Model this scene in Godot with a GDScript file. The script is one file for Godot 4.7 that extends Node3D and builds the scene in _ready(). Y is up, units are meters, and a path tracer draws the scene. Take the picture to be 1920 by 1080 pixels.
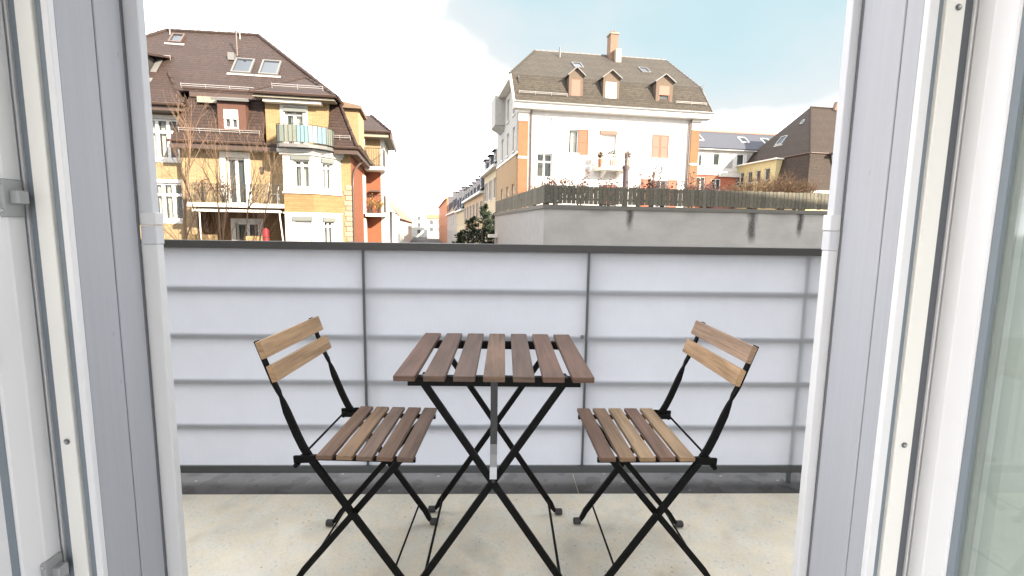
extends Node3D

const AZ := 0.152011      # the street grid is turned by this against the balcony
var city_u := Vector3(cos(AZ), 0, -sin(AZ))
var city_w := Vector3(-sin(AZ), 0, -cos(AZ))
var rng := RandomNumberGenerator.new()
var taken := {}
var base := Vector3.ZERO  # (u, y, w) of the thing being built
var M := {}
var N := {}

# ------------------------------------------------------------------ mesh helper
class MB:
	var v := PackedVector3Array()
	var n := PackedVector3Array()
	var t := PackedVector2Array()
	var grain := Vector3.ZERO
	var shift := Vector2.ZERO
	func tri(a: Vector3, b: Vector3, c: Vector3, na: Vector3, nb: Vector3, nc: Vector3, ta := Vector2.ZERO, tb := Vector2.ZERO, tc := Vector2.ZERO) -> void:
		v.append(a); v.append(c); v.append(b)
		n.append(na); n.append(nc); n.append(nb)
		t.append(ta); t.append(tc); t.append(tb)
	func poly(p: Array) -> void:      # counter-clockwise seen from outside
		var nn := Vector3.ZERO
		for i in p.size():
			var a: Vector3 = p[i]
			var b: Vector3 = p[(i + 1) % p.size()]
			nn += a.cross(b)
		nn = nn.normalized()
		if nn == Vector3.ZERO:
			return
		var bb := grain if grain != Vector3.ZERO else Vector3.UP
		bb = bb - nn * nn.dot(bb)
		if bb.length() < 0.02:
			bb = Vector3.BACK if absf(nn.z) < 0.8 else Vector3.RIGHT
			bb = bb - nn * nn.dot(bb)
		bb = bb.normalized()
		var tt := bb.cross(nn)
		var uv := []
		for q in p:
			uv.append(Vector2((q as Vector3).dot(tt), -(q as Vector3).dot(bb)) + shift)
		for i in range(1, p.size() - 1):
			tri(p[0], p[i], p[i + 1], nn, nn, nn, uv[0], uv[i], uv[i + 1])
	func away(p: Array, inside: Vector3) -> void:   # the same, turned so that it faces away from a point
		var nn := Vector3.ZERO
		var m := Vector3.ZERO
		for i in p.size():
			nn += (p[i] as Vector3).cross(p[(i + 1) % p.size()])
			m += p[i]
		m /= p.size()
		if nn.dot(m - inside) < 0:
			p.reverse()
		poly(p)
	func hexa(c: Array) -> void:
		var m := Vector3.ZERO
		for q in c:
			m += q
		m /= 8.0
		for f in [[0, 4, 6, 2], [1, 3, 7, 5], [0, 1, 5, 4], [2, 6, 7, 3], [0, 2, 3, 1], [4, 5, 7, 6]]:
			away([c[f[0]], c[f[1]], c[f[2]], c[f[3]]], m)
	func box(a: Vector3, b: Vector3) -> void:
		var c := []
		for i in 8:
			c.append(Vector3(b.x if i & 1 else a.x, b.y if i & 2 else a.y, b.z if i & 4 else a.z))
		hexa(c)
	func cbox(at: Vector3, b: Basis, s: Vector3, r: float) -> void:   # box with chamfered edges
		var h := s / 2.0
		var q := func(x, y, z, k): # k: the axis whose face it lies on
			var d := Vector3(x * (h.x - (0.0 if k == 0 else r)), y * (h.y - (0.0 if k == 1 else r)), z * (h.z - (0.0 if k == 2 else r)))
			return at + b * d
		for s1 in [-1, 1]:
			away([q.call(s1, -1, -1, 0), q.call(s1, 1, -1, 0), q.call(s1, 1, 1, 0), q.call(s1, -1, 1, 0)], at)
			away([q.call(-1, s1, -1, 1), q.call(1, s1, -1, 1), q.call(1, s1, 1, 1), q.call(-1, s1, 1, 1)], at)
			away([q.call(-1, -1, s1, 2), q.call(1, -1, s1, 2), q.call(1, 1, s1, 2), q.call(-1, 1, s1, 2)], at)
			for s2 in [-1, 1]:
				away([q.call(s1, s2, -1, 0), q.call(s1, s2, 1, 0), q.call(s1, s2, 1, 1), q.call(s1, s2, -1, 1)], at)
				away([q.call(s1, -1, s2, 0), q.call(s1, 1, s2, 0), q.call(s1, 1, s2, 2), q.call(s1, -1, s2, 2)], at)
				away([q.call(-1, s1, s2, 1), q.call(1, s1, s2, 1), q.call(1, s1, s2, 2), q.call(-1, s1, s2, 2)], at)
				for s3 in [-1, 1]:
					away([q.call(s1, s2, s3, 0), q.call(s1, s2, s3, 1), q.call(s1, s2, s3, 2)], at)
	func bar(a: Vector3, b: Vector3, w: float, h: float, up: Vector3, r := 0.0) -> void:
		var y := (b - a).normalized()
		var x := up.cross(y).normalized()
		var z := x.cross(y)
		var s := Vector3(w, (b - a).length(), h)
		cbox((a + b) / 2.0, Basis(x, y, z), s, r if r > 0.0 else minf(w, h) * 0.12)
	func ribbon(p: Array, ws: Array, ts: Array, side: Vector3) -> void:   # swept rectangle: w in the plane of the path, t along side
		var ring := []
		for i in p.size():
			var d: Vector3 = (p[mini(i + 1, p.size() - 1)] - p[maxi(i - 1, 0)]).normalized()
			var x: Vector3 = side.cross(d).normalized() * ws[i] / 2.0
			var z: Vector3 = side * ts[i] / 2.0
			ring.append([p[i] - x - z, p[i] + x - z, p[i] + x + z, p[i] - x + z])
		for i in p.size() - 1:
			var m: Vector3 = (p[i] + p[i + 1]) / 2.0
			for k in 4:
				away([ring[i][k], ring[i][(k + 1) % 4], ring[i + 1][(k + 1) % 4], ring[i + 1][k]], m)
		away(ring[0].duplicate(), p[1])
		away(ring[-1].duplicate(), p[-2])
	func tube(p: Array, r: Array, sides := 6, caps := true) -> void:
		var rings := []
		var norms := []
		var x := Vector3.ZERO
		for i in p.size():
			var d: Vector3 = (p[mini(i + 1, p.size() - 1)] - p[maxi(i - 1, 0)]).normalized()
			if x == Vector3.ZERO:
				x = d.cross(Vector3.UP if absf(d.y) < 0.9 else Vector3.RIGHT).normalized()
			x = (x - d * d.dot(x)).normalized()
			var y := d.cross(x)
			var ring := []
			var nr := []
			for k in sides:
				var o := x * cos(TAU * k / sides) + y * sin(TAU * k / sides)
				nr.append(o)
				ring.append(p[i] + o * (r[i] if i < r.size() else r[-1]))
			rings.append(ring)
			norms.append(nr)
		var along := 0.0
		for i in p.size() - 1:
			var l: float = (p[i + 1] - p[i]).length()
			for k in sides:
				var j := (k + 1) % sides
				var u0 := float(k) / sides * 0.3
				var u1 := float(k + 1) / sides * 0.3
				tri(rings[i][k], rings[i][j], rings[i + 1][j], norms[i][k], norms[i][j], norms[i + 1][j], Vector2(u0, along), Vector2(u1, along), Vector2(u1, along + l))
				tri(rings[i][k], rings[i + 1][j], rings[i + 1][k], norms[i][k], norms[i + 1][j], norms[i + 1][k], Vector2(u0, along), Vector2(u1, along + l), Vector2(u0, along + l))
			along += l
		if caps:
			away(rings[0].duplicate(), p[1])
			away(rings[-1].duplicate(), p[-2])
	func prism(plan: Array, y0: float, y1: float) -> void:   # upright, plan of Vector2(x, z)
		var pl := PackedVector2Array(plan)
		if Geometry2D.is_polygon_clockwise(pl):
			pl.reverse()
		# walls: with x right and z towards the viewer, this order faces outwards
		for i in pl.size():
			var a := pl[i]
			var b := pl[(i + 1) % pl.size()]
			poly([Vector3(a.x, y1, a.y), Vector3(b.x, y1, b.y), Vector3(b.x, y0, b.y), Vector3(a.x, y0, a.y)])
		var ix := Geometry2D.triangulate_polygon(pl)
		for i in range(0, ix.size(), 3):
			var m := Vector3(pl[ix[i]].x, (y0 + y1) / 2.0, pl[ix[i]].y)
			for y in [y0, y1]:
				var q := []
				for k in 3:
					q.append(Vector3(pl[ix[i + k]].x, y, pl[ix[i + k]].y))
				away(q, Vector3(m.x, y - 1.0 if y == y1 else y + 1.0, m.z))
	func mesh() -> ArrayMesh:
		var a := []
		a.resize(Mesh.ARRAY_MAX)
		a[Mesh.ARRAY_VERTEX] = v
		a[Mesh.ARRAY_NORMAL] = n
		a[Mesh.ARRAY_TEX_UV] = t
		var m := ArrayMesh.new()
		if v.size():
			m.add_surface_from_arrays(Mesh.PRIMITIVE_TRIANGLES, a)
		return m

# a wall's own frame: s along it, y up, d into the building
class Fr:
	var o: Vector3
	var r: Vector3
	var n: Vector3
	func p(s: float, y: float, d: float) -> Vector3:
		return o + r * s + Vector3.UP * y + n * d

func fr_front(w: float) -> Fr:
	var f := Fr.new(); f.o = c(0, 0, w); f.r = Vector3.RIGHT; f.n = Vector3.FORWARD
	return f
func fr_left(u: float) -> Fr:      # faces -u; s = -w
	var f := Fr.new(); f.o = c(u, 0, 0); f.r = Vector3.BACK; f.n = Vector3.RIGHT
	return f
func fr_right(u: float) -> Fr:     # faces +u; s = w
	var f := Fr.new(); f.o = c(u, 0, 0); f.r = Vector3.FORWARD; f.n = Vector3.LEFT
	return f
func fr_span(u0: float, w0: float, u1: float, w1: float) -> Fr:   # a canted wall, s in metres from its left end
	var f := Fr.new(); f.o = c(u0, 0, w0); f.r = (c(u1, 0, w1) - c(u0, 0, w0)).normalized(); f.n = Vector3.UP.cross(f.r)
	return f

func c(u: float, y: float, w: float) -> Vector3:
	return Vector3(u - base.x, y - base.y, -(w - base.z))
func to_world(u: float, y: float, w: float) -> Vector3:
	return city_u * u + city_w * w + Vector3.UP * y

func fbox(b: MB, f: Fr, s0: float, s1: float, y0: float, y1: float, d0: float, d1: float) -> void:
	var q := []
	for i in 8:
		q.append(f.p(s1 if i & 1 else s0, y1 if i & 2 else y0, d1 if i & 4 else d0))
	b.hexa(q)

func wall(b: MB, f: Fr, s0: float, s1: float, y0: float, y1: float, holes := [], depth := 0.3) -> void:
	var xs := [s0, s1]
	var ys := [y0, y1]
	for h in holes:
		xs.append_array([clampf(h[0], s0, s1), clampf(h[1], s0, s1)]); ys.append_array([clampf(h[2], y0, y1), clampf(h[3], y0, y1)])
	xs.sort(); ys.sort()
	for i in xs.size() - 1:
		for j in ys.size() - 1:
			if xs[i + 1] - xs[i] < 0.001 or ys[j + 1] - ys[j] < 0.001:
				continue
			var mx: float = (xs[i] + xs[i + 1]) / 2.0
			var my: float = (ys[j] + ys[j + 1]) / 2.0
			var open := false
			for h in holes:
				if mx > h[0] and mx < h[1] and my > h[2] and my < h[3]:
					open = true
			if not open:
				b.away([f.p(xs[i], ys[j], 0), f.p(xs[i + 1], ys[j], 0), f.p(xs[i + 1], ys[j + 1], 0), f.p(xs[i], ys[j + 1], 0)], f.p(mx, my, 1))
	for h in holes:
		var q := [f.p(h[0], h[2], 0), f.p(h[1], h[2], 0), f.p(h[1], h[3], 0), f.p(h[0], h[3], 0)]
		var m := f.p((h[0] + h[1]) / 2.0, (h[2] + h[3]) / 2.0, depth / 2.0)
		for k in 4:
			var a: Vector3 = q[k]
			var e: Vector3 = q[(k + 1) % 4]
			var w4 := [a, e, e + f.n * depth, a + f.n * depth]
			b.away(w4, (a + e) / 2.0 + ((a + e) / 2.0 - m).normalized())

# ------------------------------------------------------------------ nodes
func numbered(called: String) -> String:
	var k: int = taken.get(called, 0)
	taken[called] = k + 1
	return called if k == 0 else "%s_%03d" % [called, k]

func thing(called: String, label: String, category: String, at := Vector3.ZERO, turn := 0.0, group := "") -> Node3D:
	var o := Node3D.new()
	o.name = numbered(called)
	add_child(o, true)
	o.position = at
	o.rotation.y = turn
	tag(o, label, category, group)
	return o

func city_thing(called: String, label: String, category: String, u: float, y: float, w: float, group := "") -> Node3D:
	base = Vector3(u, y, w)
	return thing(called, label, category, to_world(u, y, w), AZ, group)

func tag(o: Node, label: String, category: String, group := "") -> void:
	o.set_meta("label", label)
	o.set_meta("category", category)
	if group:
		o.set_meta("group", group)

func put(called: String, b: MB, m: Material, parent: Node) -> MeshInstance3D:
	var o := MeshInstance3D.new()
	o.mesh = b.mesh()
	o.material_override = m
	o.name = called if parent != self else numbered(called)
	parent.add_child(o, true)
	return o

func struct(called: String, b: MB, m: Material, label := "") -> MeshInstance3D:
	var o := put(called, b, m, self)
	o.set_meta("kind", "structure")
	if label:
		o.set_meta("label", label)
	return o

# ------------------------------------------------------------------ materials
func lin(r: float, g: float, b: float) -> Color:
	return Color(r, g, b).linear_to_srgb()

func mat(r: float, g: float, b: float, rough := 0.8, metal := 0.0) -> StandardMaterial3D:
	var m := StandardMaterial3D.new()
	m.albedo_color = lin(r, g, b)
	m.roughness = rough
	m.metallic = metal
	m.cull_mode = BaseMaterial3D.CULL_DISABLED
	return m

func mapped(t: Texture2D, size: Vector2, rough := 0.8, bump: Texture2D = null, height := 0.5, tint := Color.WHITE) -> StandardMaterial3D:
	var m := StandardMaterial3D.new()
	m.albedo_texture = t
	m.albedo_color = tint
	m.roughness = rough
	m.cull_mode = BaseMaterial3D.CULL_DISABLED
	m.uv1_scale = Vector3(1.0 / size.x, 1.0 / size.y, 1)
	if bump:
		m.heightmap_enabled = true
		m.heightmap_texture = bump
		m.heightmap_scale = height
	return m

func noise_bytes(key: String, w: int, h: int, sd: int, freq: float, oct := 4) -> PackedByteArray:
	if not N.has(key):
		var f := FastNoiseLite.new()
		f.seed = sd
		f.frequency = freq
		f.fractal_octaves = oct
		var im := f.get_seamless_image(w, h, false, false, 0.2)
		im.convert(Image.FORMAT_L8)
		N[key] = im.get_data()
	return N[key]

func make_tex(w: int, h: int, f: Callable) -> ImageTexture:
	var d := PackedByteArray()
	d.resize(w * h * 3)
	for y in h:
		for x in w:
			var k: Color = f.call(x, y).linear_to_srgb()
			var i := (y * w + x) * 3
			d[i] = clampi(int(k.r * 255.0 + 0.5), 0, 255)
			d[i + 1] = clampi(int(k.g * 255.0 + 0.5), 0, 255)
			d[i + 2] = clampi(int(k.b * 255.0 + 0.5), 0, 255)
	return ImageTexture.create_from_image(Image.create_from_data(w, h, false, Image.FORMAT_RGB8, d))

func make_bump(w: int, h: int, f: Callable) -> ImageTexture:
	var d := PackedByteArray()
	d.resize(w * h)
	for y in h:
		for x in w:
			d[y * w + x] = clampi(int(f.call(x, y) * 255.0), 0, 255)
	return ImageTexture.create_from_image(Image.create_from_data(w, h, false, Image.FORMAT_L8, d))

func hash2(x: int, y: int) -> float:
	var k := (x * 374761393 + y * 668265263) & 0x7fffffff
	k = ((k ^ (k >> 13)) * 1274126177) & 0x7fffffff
	return float((k ^ (k >> 16)) & 0xffff) / 65535.0

func materials() -> void:
	var fine := noise_bytes("fine", 512, 512, 3, 0.06)
	var coarse := noise_bytes("coarse", 512, 512, 5, 0.012, 5)
	var blot := noise_bytes("blot", 512, 512, 9, 0.02, 3)
	var at := func(a: PackedByteArray, x: int, y: int) -> float: return a[(y & 511) * 512 + (x & 511)] / 255.0
	# plaster: a tone map and a grain for relief
	var plaster := make_tex(512, 512, func(x, y):
		var k: float = 0.86 + 0.16 * at.call(coarse, x, y) - 0.05 * (1.0 - at.call(fine, x, y))
		return Color(k, k, k * 0.99))
	var grain := make_bump(512, 512, func(x, y): return 0.35 * at.call(fine, x, y) + 0.65 * at.call(fine, x * 3 + 11, y * 3 + 7))
	N.plaster = plaster
	N.grain = grain
	var walls := {
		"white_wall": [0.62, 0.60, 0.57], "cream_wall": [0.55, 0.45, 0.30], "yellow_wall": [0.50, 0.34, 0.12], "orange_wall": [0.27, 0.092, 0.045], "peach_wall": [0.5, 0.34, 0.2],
		"bay_wall": [0.66, 0.65, 0.61], "grey_and_shaded_wall": [0.42, 0.41, 0.39], "pale_yellow": [0.56, 0.48, 0.26], "ochre_wall": [0.34, 0.225, 0.12], "brown_wall": [0.20, 0.14, 0.10],
		"pink_roof": [0.45, 0.22, 0.17], "pale_wall": [0.7, 0.66, 0.6], "orange_far": [0.45, 0.2, 0.1], "room_white": [0.88, 0.88, 0.88], "blue_slate": [0.075, 0.08, 0.10], "dark_mansard": [0.02, 0.02, 0.026],
		"chimney_brick": [0.235, 0.145, 0.10], "room_green": [0.16, 0.18, 0.155], "red_wall": [0.42, 0.13, 0.08], "brick_orange": [0.265, 0.122, 0.06],
	}
	for k in walls:
		M[k] = mapped(plaster, Vector2(2.6, 2.6), 0.9, grain, 0.25, lin(walls[k][0], walls[k][1], walls[k][2]))
	# balcony concrete: worn screed with specks, pale blooms and dark stains
	var conc := make_tex(1024, 1024, func(x, y):
		var a: float = at.call(coarse, x / 2, y / 2)
		var b: float = at.call(blot, x, y)
		var f: float = at.call(fine, x * 2, y * 2)
		var k: float = 0.90 + 0.24 * (a - 0.5) + 0.12 * (f - 0.5)
		var warm: float = clampf((b - 0.45) * 1.6, -0.3, 0.5)
		if f < 0.2 and b < 0.42:
			k *= 0.72
		if hash2(x / 3, y / 3) > 0.9982 and a < 0.52:
			k *= 0.5
		var st: float = at.call(coarse, x / 2 + 170, y / 2 + 90)
		if st < 0.36:
			k *= 1.0 - 0.7 * (0.36 - st) * (0.6 + 0.8 * f)
		var vein: float = absf(at.call(blot, x / 2 + 60, y / 2) - 0.5)
		if vein < 0.006:
			k *= 0.9
		return Color(0.70 * k * (1.0 + 0.06 * warm), 0.66 * k, 0.56 * k * (1.0 - 0.10 * warm)))
	M.concrete = mapped(conc, Vector2(1.9, 1.9), 0.85, grain, 0.12)
	var gut := make_tex(512, 512, func(x, y):
		var k: float = 0.6 + 0.8 * at.call(coarse, x, y) + 0.25 * (at.call(fine, x, y) - 0.5)
		if at.call(blot, x, y) > 0.62:
			k *= 0.62
		if hash2(x / 4, y / 4) > 0.9985:
			k *= 3.0
		return Color(0.064 * k, 0.0615 * k, 0.064 * k))
	M.gutter_stone = mapped(gut, Vector2(1.3, 1.3), 0.6, grain, 0.1)
	# wood: long grain along v
	var wn := noise_bytes("wood", 256, 256, 21, 0.02, 4)
	var wood := make_tex(256, 2048, func(x, y):
		var bend: float = wn[((y / 8) & 255) * 256 + ((x / 2) & 255)] / 255.0
		var g1: float = wn[((y / 8 + 60) & 255) * 256 + ((x * 3 + int(bend * 40.0)) & 255)] / 255.0
		var g2: float = at.call(fine, x * 6 + int(bend * 60.0), y / 4)
		var band: float = wn[((y / 8 + 128) & 255) * 256 + ((x / 2 + int(bend * 14.0)) & 255)] / 255.0
		var k: float = 0.60 + 0.55 * g1 + 0.36 * (g2 - 0.5) + 0.6 * (band - 0.5)
		return Color(0.92 * k, 0.92 * k * (0.96 + 0.06 * band), 0.92 * k * (0.9 + 0.16 * band)))
	var wood_bump := make_bump(256, 512, func(x, y): return at.call(fine, x * 4, y / 8))
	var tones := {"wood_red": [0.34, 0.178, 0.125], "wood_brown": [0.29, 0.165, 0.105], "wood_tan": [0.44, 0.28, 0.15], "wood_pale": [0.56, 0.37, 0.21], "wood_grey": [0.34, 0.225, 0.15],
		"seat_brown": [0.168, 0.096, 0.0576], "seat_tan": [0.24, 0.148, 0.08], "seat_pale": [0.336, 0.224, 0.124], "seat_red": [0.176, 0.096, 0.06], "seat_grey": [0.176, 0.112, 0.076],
		"top_red": [0.142, 0.075, 0.049], "top_grey": [0.125, 0.077, 0.055], "top_tan": [0.185, 0.11, 0.069], "top_brown": [0.122, 0.07, 0.047]}  # seat and top tones: same wood, darkened against the light on level faces
	for k in tones:
		M[k] = mapped(wood, Vector2(0.16, 1.8), 0.5, wood_bump, 0.04, lin(tones[k][0], tones[k][1], tones[k][2]))
	var fence := make_tex(256, 512, func(x, y):
		var g: float = at.call(fine, x * 5, y / 12)
		var b: float = at.call(blot, x, y)
		var k: float = 0.55 + 0.55 * g + 0.4 * (b - 0.5)
		return Color(0.9 * k, 0.88 * k, 0.8 * k))
	var fences := {"fence_a": [0.185, 0.175, 0.15], "fence_b": [0.22, 0.208, 0.18], "fence_c": [0.155, 0.15, 0.132], "fence_d": [0.195, 0.18, 0.15]}
	for k in fences:
		M[k] = mapped(fence, Vector2(0.5, 1.2), 0.9, grain, 0.3, lin(fences[k][0], fences[k][1], fences[k][2]))
	# plain clay tiles, eight by eight, every other row shifted, overlap edges toned dark and pale
	var tile_h := make_bump(512, 512, func(x, y):
		var row: int = y / 64
		var xx: int = (x + (32 if row & 1 else 0)) % 512
		var fx := float(xx % 64) / 64.0
		var fy := float(y % 64) / 64.0
		return clampf(0.25 + 0.6 * fy - (0.5 if fx < 0.06 else 0.0) - (0.7 if fy > 0.93 else 0.0) + 0.12 * hash2(xx / 64, row), 0.0, 1.0))
	var tile_c := func(r: float, g: float, b: float, spread: float, moss: float) -> ImageTexture:
		return make_tex(512, 512, func(x, y):
			var row: int = y / 64
			var xx: int = (x + (32 if row & 1 else 0)) % 512
			var k: float = 1.0 + spread * (hash2(xx / 64 + 7, row) - 0.5) + 0.45 * (at.call(coarse, x, y) - 0.5)
			k *= 0.92 + 0.16 * at.call(fine, x, y)
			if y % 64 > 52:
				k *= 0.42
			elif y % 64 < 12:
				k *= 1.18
			if xx % 64 < 4:
				k *= 0.8
			var ms: float = clampf((at.call(blot, x, y) - 0.5) * 3.0, 0.0, 1.0) * moss
			return Color(lerpf(r * k, 0.07, ms), lerpf(g * k, 0.064, ms), lerpf(b * k, 0.044, ms)))
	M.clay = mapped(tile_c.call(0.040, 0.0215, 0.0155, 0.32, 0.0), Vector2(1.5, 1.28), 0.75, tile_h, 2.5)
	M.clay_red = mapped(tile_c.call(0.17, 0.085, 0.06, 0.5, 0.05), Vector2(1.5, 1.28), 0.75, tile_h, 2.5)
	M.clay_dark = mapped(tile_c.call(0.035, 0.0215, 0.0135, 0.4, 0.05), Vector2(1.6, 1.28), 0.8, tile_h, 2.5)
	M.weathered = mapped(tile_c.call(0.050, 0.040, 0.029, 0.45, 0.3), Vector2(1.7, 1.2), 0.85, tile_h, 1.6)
	# yellow brick
	var bond := func(x: int, y: int) -> Vector3:
		var row := y / 32
		var xx := (x + (32 if row & 1 else 0)) % 512
		return Vector3(xx % 64, y % 32, hash2(xx / 64 + 3, row))
	var brick := make_tex(512, 512, func(x, y):
		var q: Vector3 = bond.call(x, y)
		if q.x < 3 or q.y < 3:
			return Color(0.42, 0.34, 0.2)
		var k: float = 0.90 + 0.17 * q.z + 0.15 * (at.call(coarse, x, y) - 0.5)
		return Color(0.30 * k, 0.214 * k * (0.97 + 0.05 * q.z), 0.115 * k))
	var brick_h := make_bump(512, 512, func(x, y):
		var q: Vector3 = bond.call(x, y)
		return 0.1 if q.x < 3 or q.y < 3 else 0.7 + 0.2 * at.call(fine, x, y))
	M.brick = mapped(brick, Vector2(2.08, 1.2), 0.85, brick_h, 0.8)
	M.brick_band = mapped(brick, Vector2(2.08, 1.6), 0.85, brick_h, 2.0, lin(0.98, 0.80, 0.66))
	M.brick_shade = mapped(brick, Vector2(2.08, 1.2), 0.85, brick_h, 0.8, lin(0.62, 0.5, 0.42))  # brick tint darkened for the shaded recess under the balcony
	M.brick_pale = mapped(brick, Vector2(2.08, 1.2), 0.85, brick_h, 0.8, lin(1.0, 0.95, 0.85))
	# terrace wall: smooth grey concrete with run-off streaks from the coping (0..1 over the whole front)
	var streaks := [[3.08, 0.13, 0.75, 0.9], [7.84, 0.20, 1.25, 0.88], [9.83, 0.14, 0.95, 0.97], [8.9, 0.4, 0.3, 0.3], [1.9, 0.5, 0.25, 0.3], [5.4, 0.35, 0.3, 0.25], [12.2, 0.15, 0.7, 0.5]]
	var front := make_tex(2048, 256, func(x, y):
		var mx := float(x) / 2048.0 * 14.0
		var my := float(y) / 256.0
		var k: float = 0.9 + 0.22 * (at.call(coarse, x / 3, y / 2) - 0.5) + 0.06 * (at.call(fine, x, y) - 0.5)
		k *= 0.97 + 0.06 * at.call(blot, x / 2, y * 2)
		for s in streaks:
			var edge: float = s[1] * (0.55 + 0.9 * at.call(fine, x / 2, y / 5)) * (1.0 - 0.35 * my)
			var dx: float = absf(mx - s[0] - 0.04 * (at.call(coarse, 3, y) - 0.5)) / maxf(edge, 0.01)
			var dark: float = clampf(1.3 - dx, 0.0, 1.0) * clampf((s[2] - my * 1.9) * 2.2 + 0.25, 0.0, 1.0)
			k *= 1.0 - s[3] * dark * (0.7 + 0.3 * at.call(fine, x * 2, y))
		return Color(0.52 * k, 0.495 * k, 0.465 * k))
	M.terrace_front = mapped(front, Vector2(1, 1), 0.85)
	M.terrace_side = mapped(plaster, Vector2(3.3, 3.3), 0.85, grain, 0.2, lin(0.40, 0.39, 0.385))  # same concrete as the front, flank shade put into a darker tone
	M.coping = mapped(gut, Vector2(2.0, 2.0), 0.9, grain, 0.3, lin(2.1, 2.0, 1.85).clamp())
	M.coping = mapped(plaster, Vector2(0.8, 0.8), 0.9, grain, 0.5, lin(0.20, 0.19, 0.17))
	M.asphalt = mapped(plaster, Vector2(5, 5), 0.95, grain, 0.5, lin(0.06, 0.06, 0.062))
	M.stone = mapped(plaster, Vector2(0.7, 0.7), 0.9, grain, 1.5, lin(0.40, 0.34, 0.25))
	M.stone_dark = mapped(plaster, Vector2(0.7, 0.7), 0.9, grain, 1.5, lin(0.32, 0.28, 0.21))
	M.bark = mapped(fence, Vector2(0.3, 1.0), 0.9, grain, 0.4, lin(0.29, 0.185, 0.125))
	M.bark_dark = mapped(fence, Vector2(0.3, 1.0), 0.9, grain, 0.4, lin(0.09, 0.07, 0.055))
	M.pale_unseen_floor = mapped(plaster, Vector2(1.4, 1.4), 0.5, null, 0.0, lin(0.62, 0.62, 0.63))  # unseen room floor, pale grey to bounce light onto the frames
	# plain ones
	M.pvc = mat(0.77, 0.77, 0.795, 0.3)
	M.pvc_cream = mat(0.83, 0.82, 0.785, 0.42)
	M.pvc_grey = mat(0.60, 0.61, 0.645, 0.42)  # greyer tone of the upper guide rails and lower stops
	M.lip = mat(0.68, 0.68, 0.69, 0.42)
	var brushed := make_tex(256, 512, func(x, y):
		var k: float = 0.95 + 0.07 * (at.call(fine, x * 2, y / 16) - 0.5) + 0.03 * (at.call(fine, x * 3, y * 3) - 0.5)
		if hash2(x / 2, y / 3) > 0.9994:
			k *= 0.8
		return Color(k, k, k))
	M.reveal = mapped(brushed, Vector2(0.4, 1.6), 0.45, null, 0.0, lin(0.43, 0.44, 0.485))
	M.groove = mat(0.13, 0.135, 0.15, 0.7)
	M.gasket = mat(0.20, 0.235, 0.27, 0.55)
	M.gasket_dark = mat(0.13, 0.14, 0.155, 0.55)
	M.chrome = mat(0.6, 0.6, 0.6, 0.25, 1.0)
	M.latch = mat(0.36, 0.37, 0.38, 0.45, 0.3)
	M.cap_metal = mat(0.055, 0.055, 0.055, 0.5)
	M.rail_post = mat(0.10, 0.11, 0.115, 0.5)
	M.rail_bar = mat(0.16, 0.18, 0.185, 0.5)
	var milk := make_tex(512, 512, func(x, y):
		var k: float = 0.97 + 0.05 * (at.call(coarse, x, y) - 0.5) + 0.02 * (at.call(fine, x * 2, y / 3) - 0.5)
		if y > 440:
			k *= 1.0 - 0.06 * (y - 440) / 72.0 * at.call(fine, x * 3, 20)
		return Color(k, k, k))
	var panel := mapped(milk, Vector2(0.97, 0.97), 0.4, null, 0.0, lin(0.655, 0.68, 0.745))
	panel.backlight_enabled = true
	panel.backlight = Color(1.05, 1.05, 1.05)
	M.panel = panel
	M.black = mat(0.006, 0.006, 0.006, 0.5)
	M.black.metallic_specular = 0.22
	M.strap = mat(0.05, 0.05, 0.052, 0.35, 0.6)
	M.steel = mat(0.2, 0.2, 0.205, 0.3, 1.0)
	M.rubber = mat(0.03, 0.03, 0.032, 0.6)
	var glass := mat(0.9, 0.95, 0.93, 0.02)
	glass.transparency = BaseMaterial3D.TRANSPARENCY_ALPHA
	glass.albedo_color = Color(0.85, 0.93, 0.89, 0.12)
	M.glass = glass
	var dark := mat(0.9, 0.95, 0.93, 0.03)
	dark.transparency = BaseMaterial3D.TRANSPARENCY_ALPHA
	dark.albedo_color = Color(0.5, 0.55, 0.55, 0.18)
	dark.metallic_specular = 0.3
	M.pane = dark
	M.interior = mat(0.05, 0.043, 0.036, 0.9)
	M.curtain = mat(0.6, 0.58, 0.5, 0.9)
	M.curtain.backlight_enabled = true
	M.curtain.backlight = Color(0.4, 0.4, 0.4)
	M.white = mat(0.78, 0.77, 0.74, 0.5)
	M.trim = mat(0.70, 0.68, 0.62, 0.7)
	M.sill = mat(0.55, 0.53, 0.49, 0.7)
	M.brown_trim = mat(0.075, 0.048, 0.038, 0.5)
	M.brown_metal = mat(0.10, 0.062, 0.048, 0.4)
	M.soffit = mat(0.30, 0.27, 0.21, 0.8)
	M.grey_box = mat(0.17, 0.18, 0.165, 0.5)
	M.blind = mat(0.68, 0.68, 0.66, 0.6)
	M.shutter = mat(0.31, 0.072, 0.026, 0.6)
	M.shutter_pale = mat(0.33, 0.095, 0.06, 0.6)
	M.shutter_grey = mat(0.32, 0.31, 0.31, 0.7)
	M.iron = mat(0.045, 0.04, 0.036, 0.5)
	M.zinc = mat(0.42, 0.43, 0.43, 0.4, 0.5)
	M.lead = mat(0.16, 0.155, 0.15, 0.55)
	M.snow_rail = mat(0.45, 0.42, 0.4, 0.4, 0.3)
	M.balc_panel = mat(0.175, 0.195, 0.165, 0.5)
	M.balc_blue = mat(0.135, 0.215, 0.245, 0.5)
	M.awning = mat(0.74, 0.71, 0.64, 0.8)
	M.red = mat(0.30, 0.02, 0.025, 0.5)
	M.leaf_red = mat(0.13, 0.042, 0.025, 0.7)
	M.leaf_red.backlight_enabled = true
	M.leaf_red.backlight = Color(0.4, 0.4, 0.4)
	M.leaf_brown = mat(0.13, 0.075, 0.04, 0.8)
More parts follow.
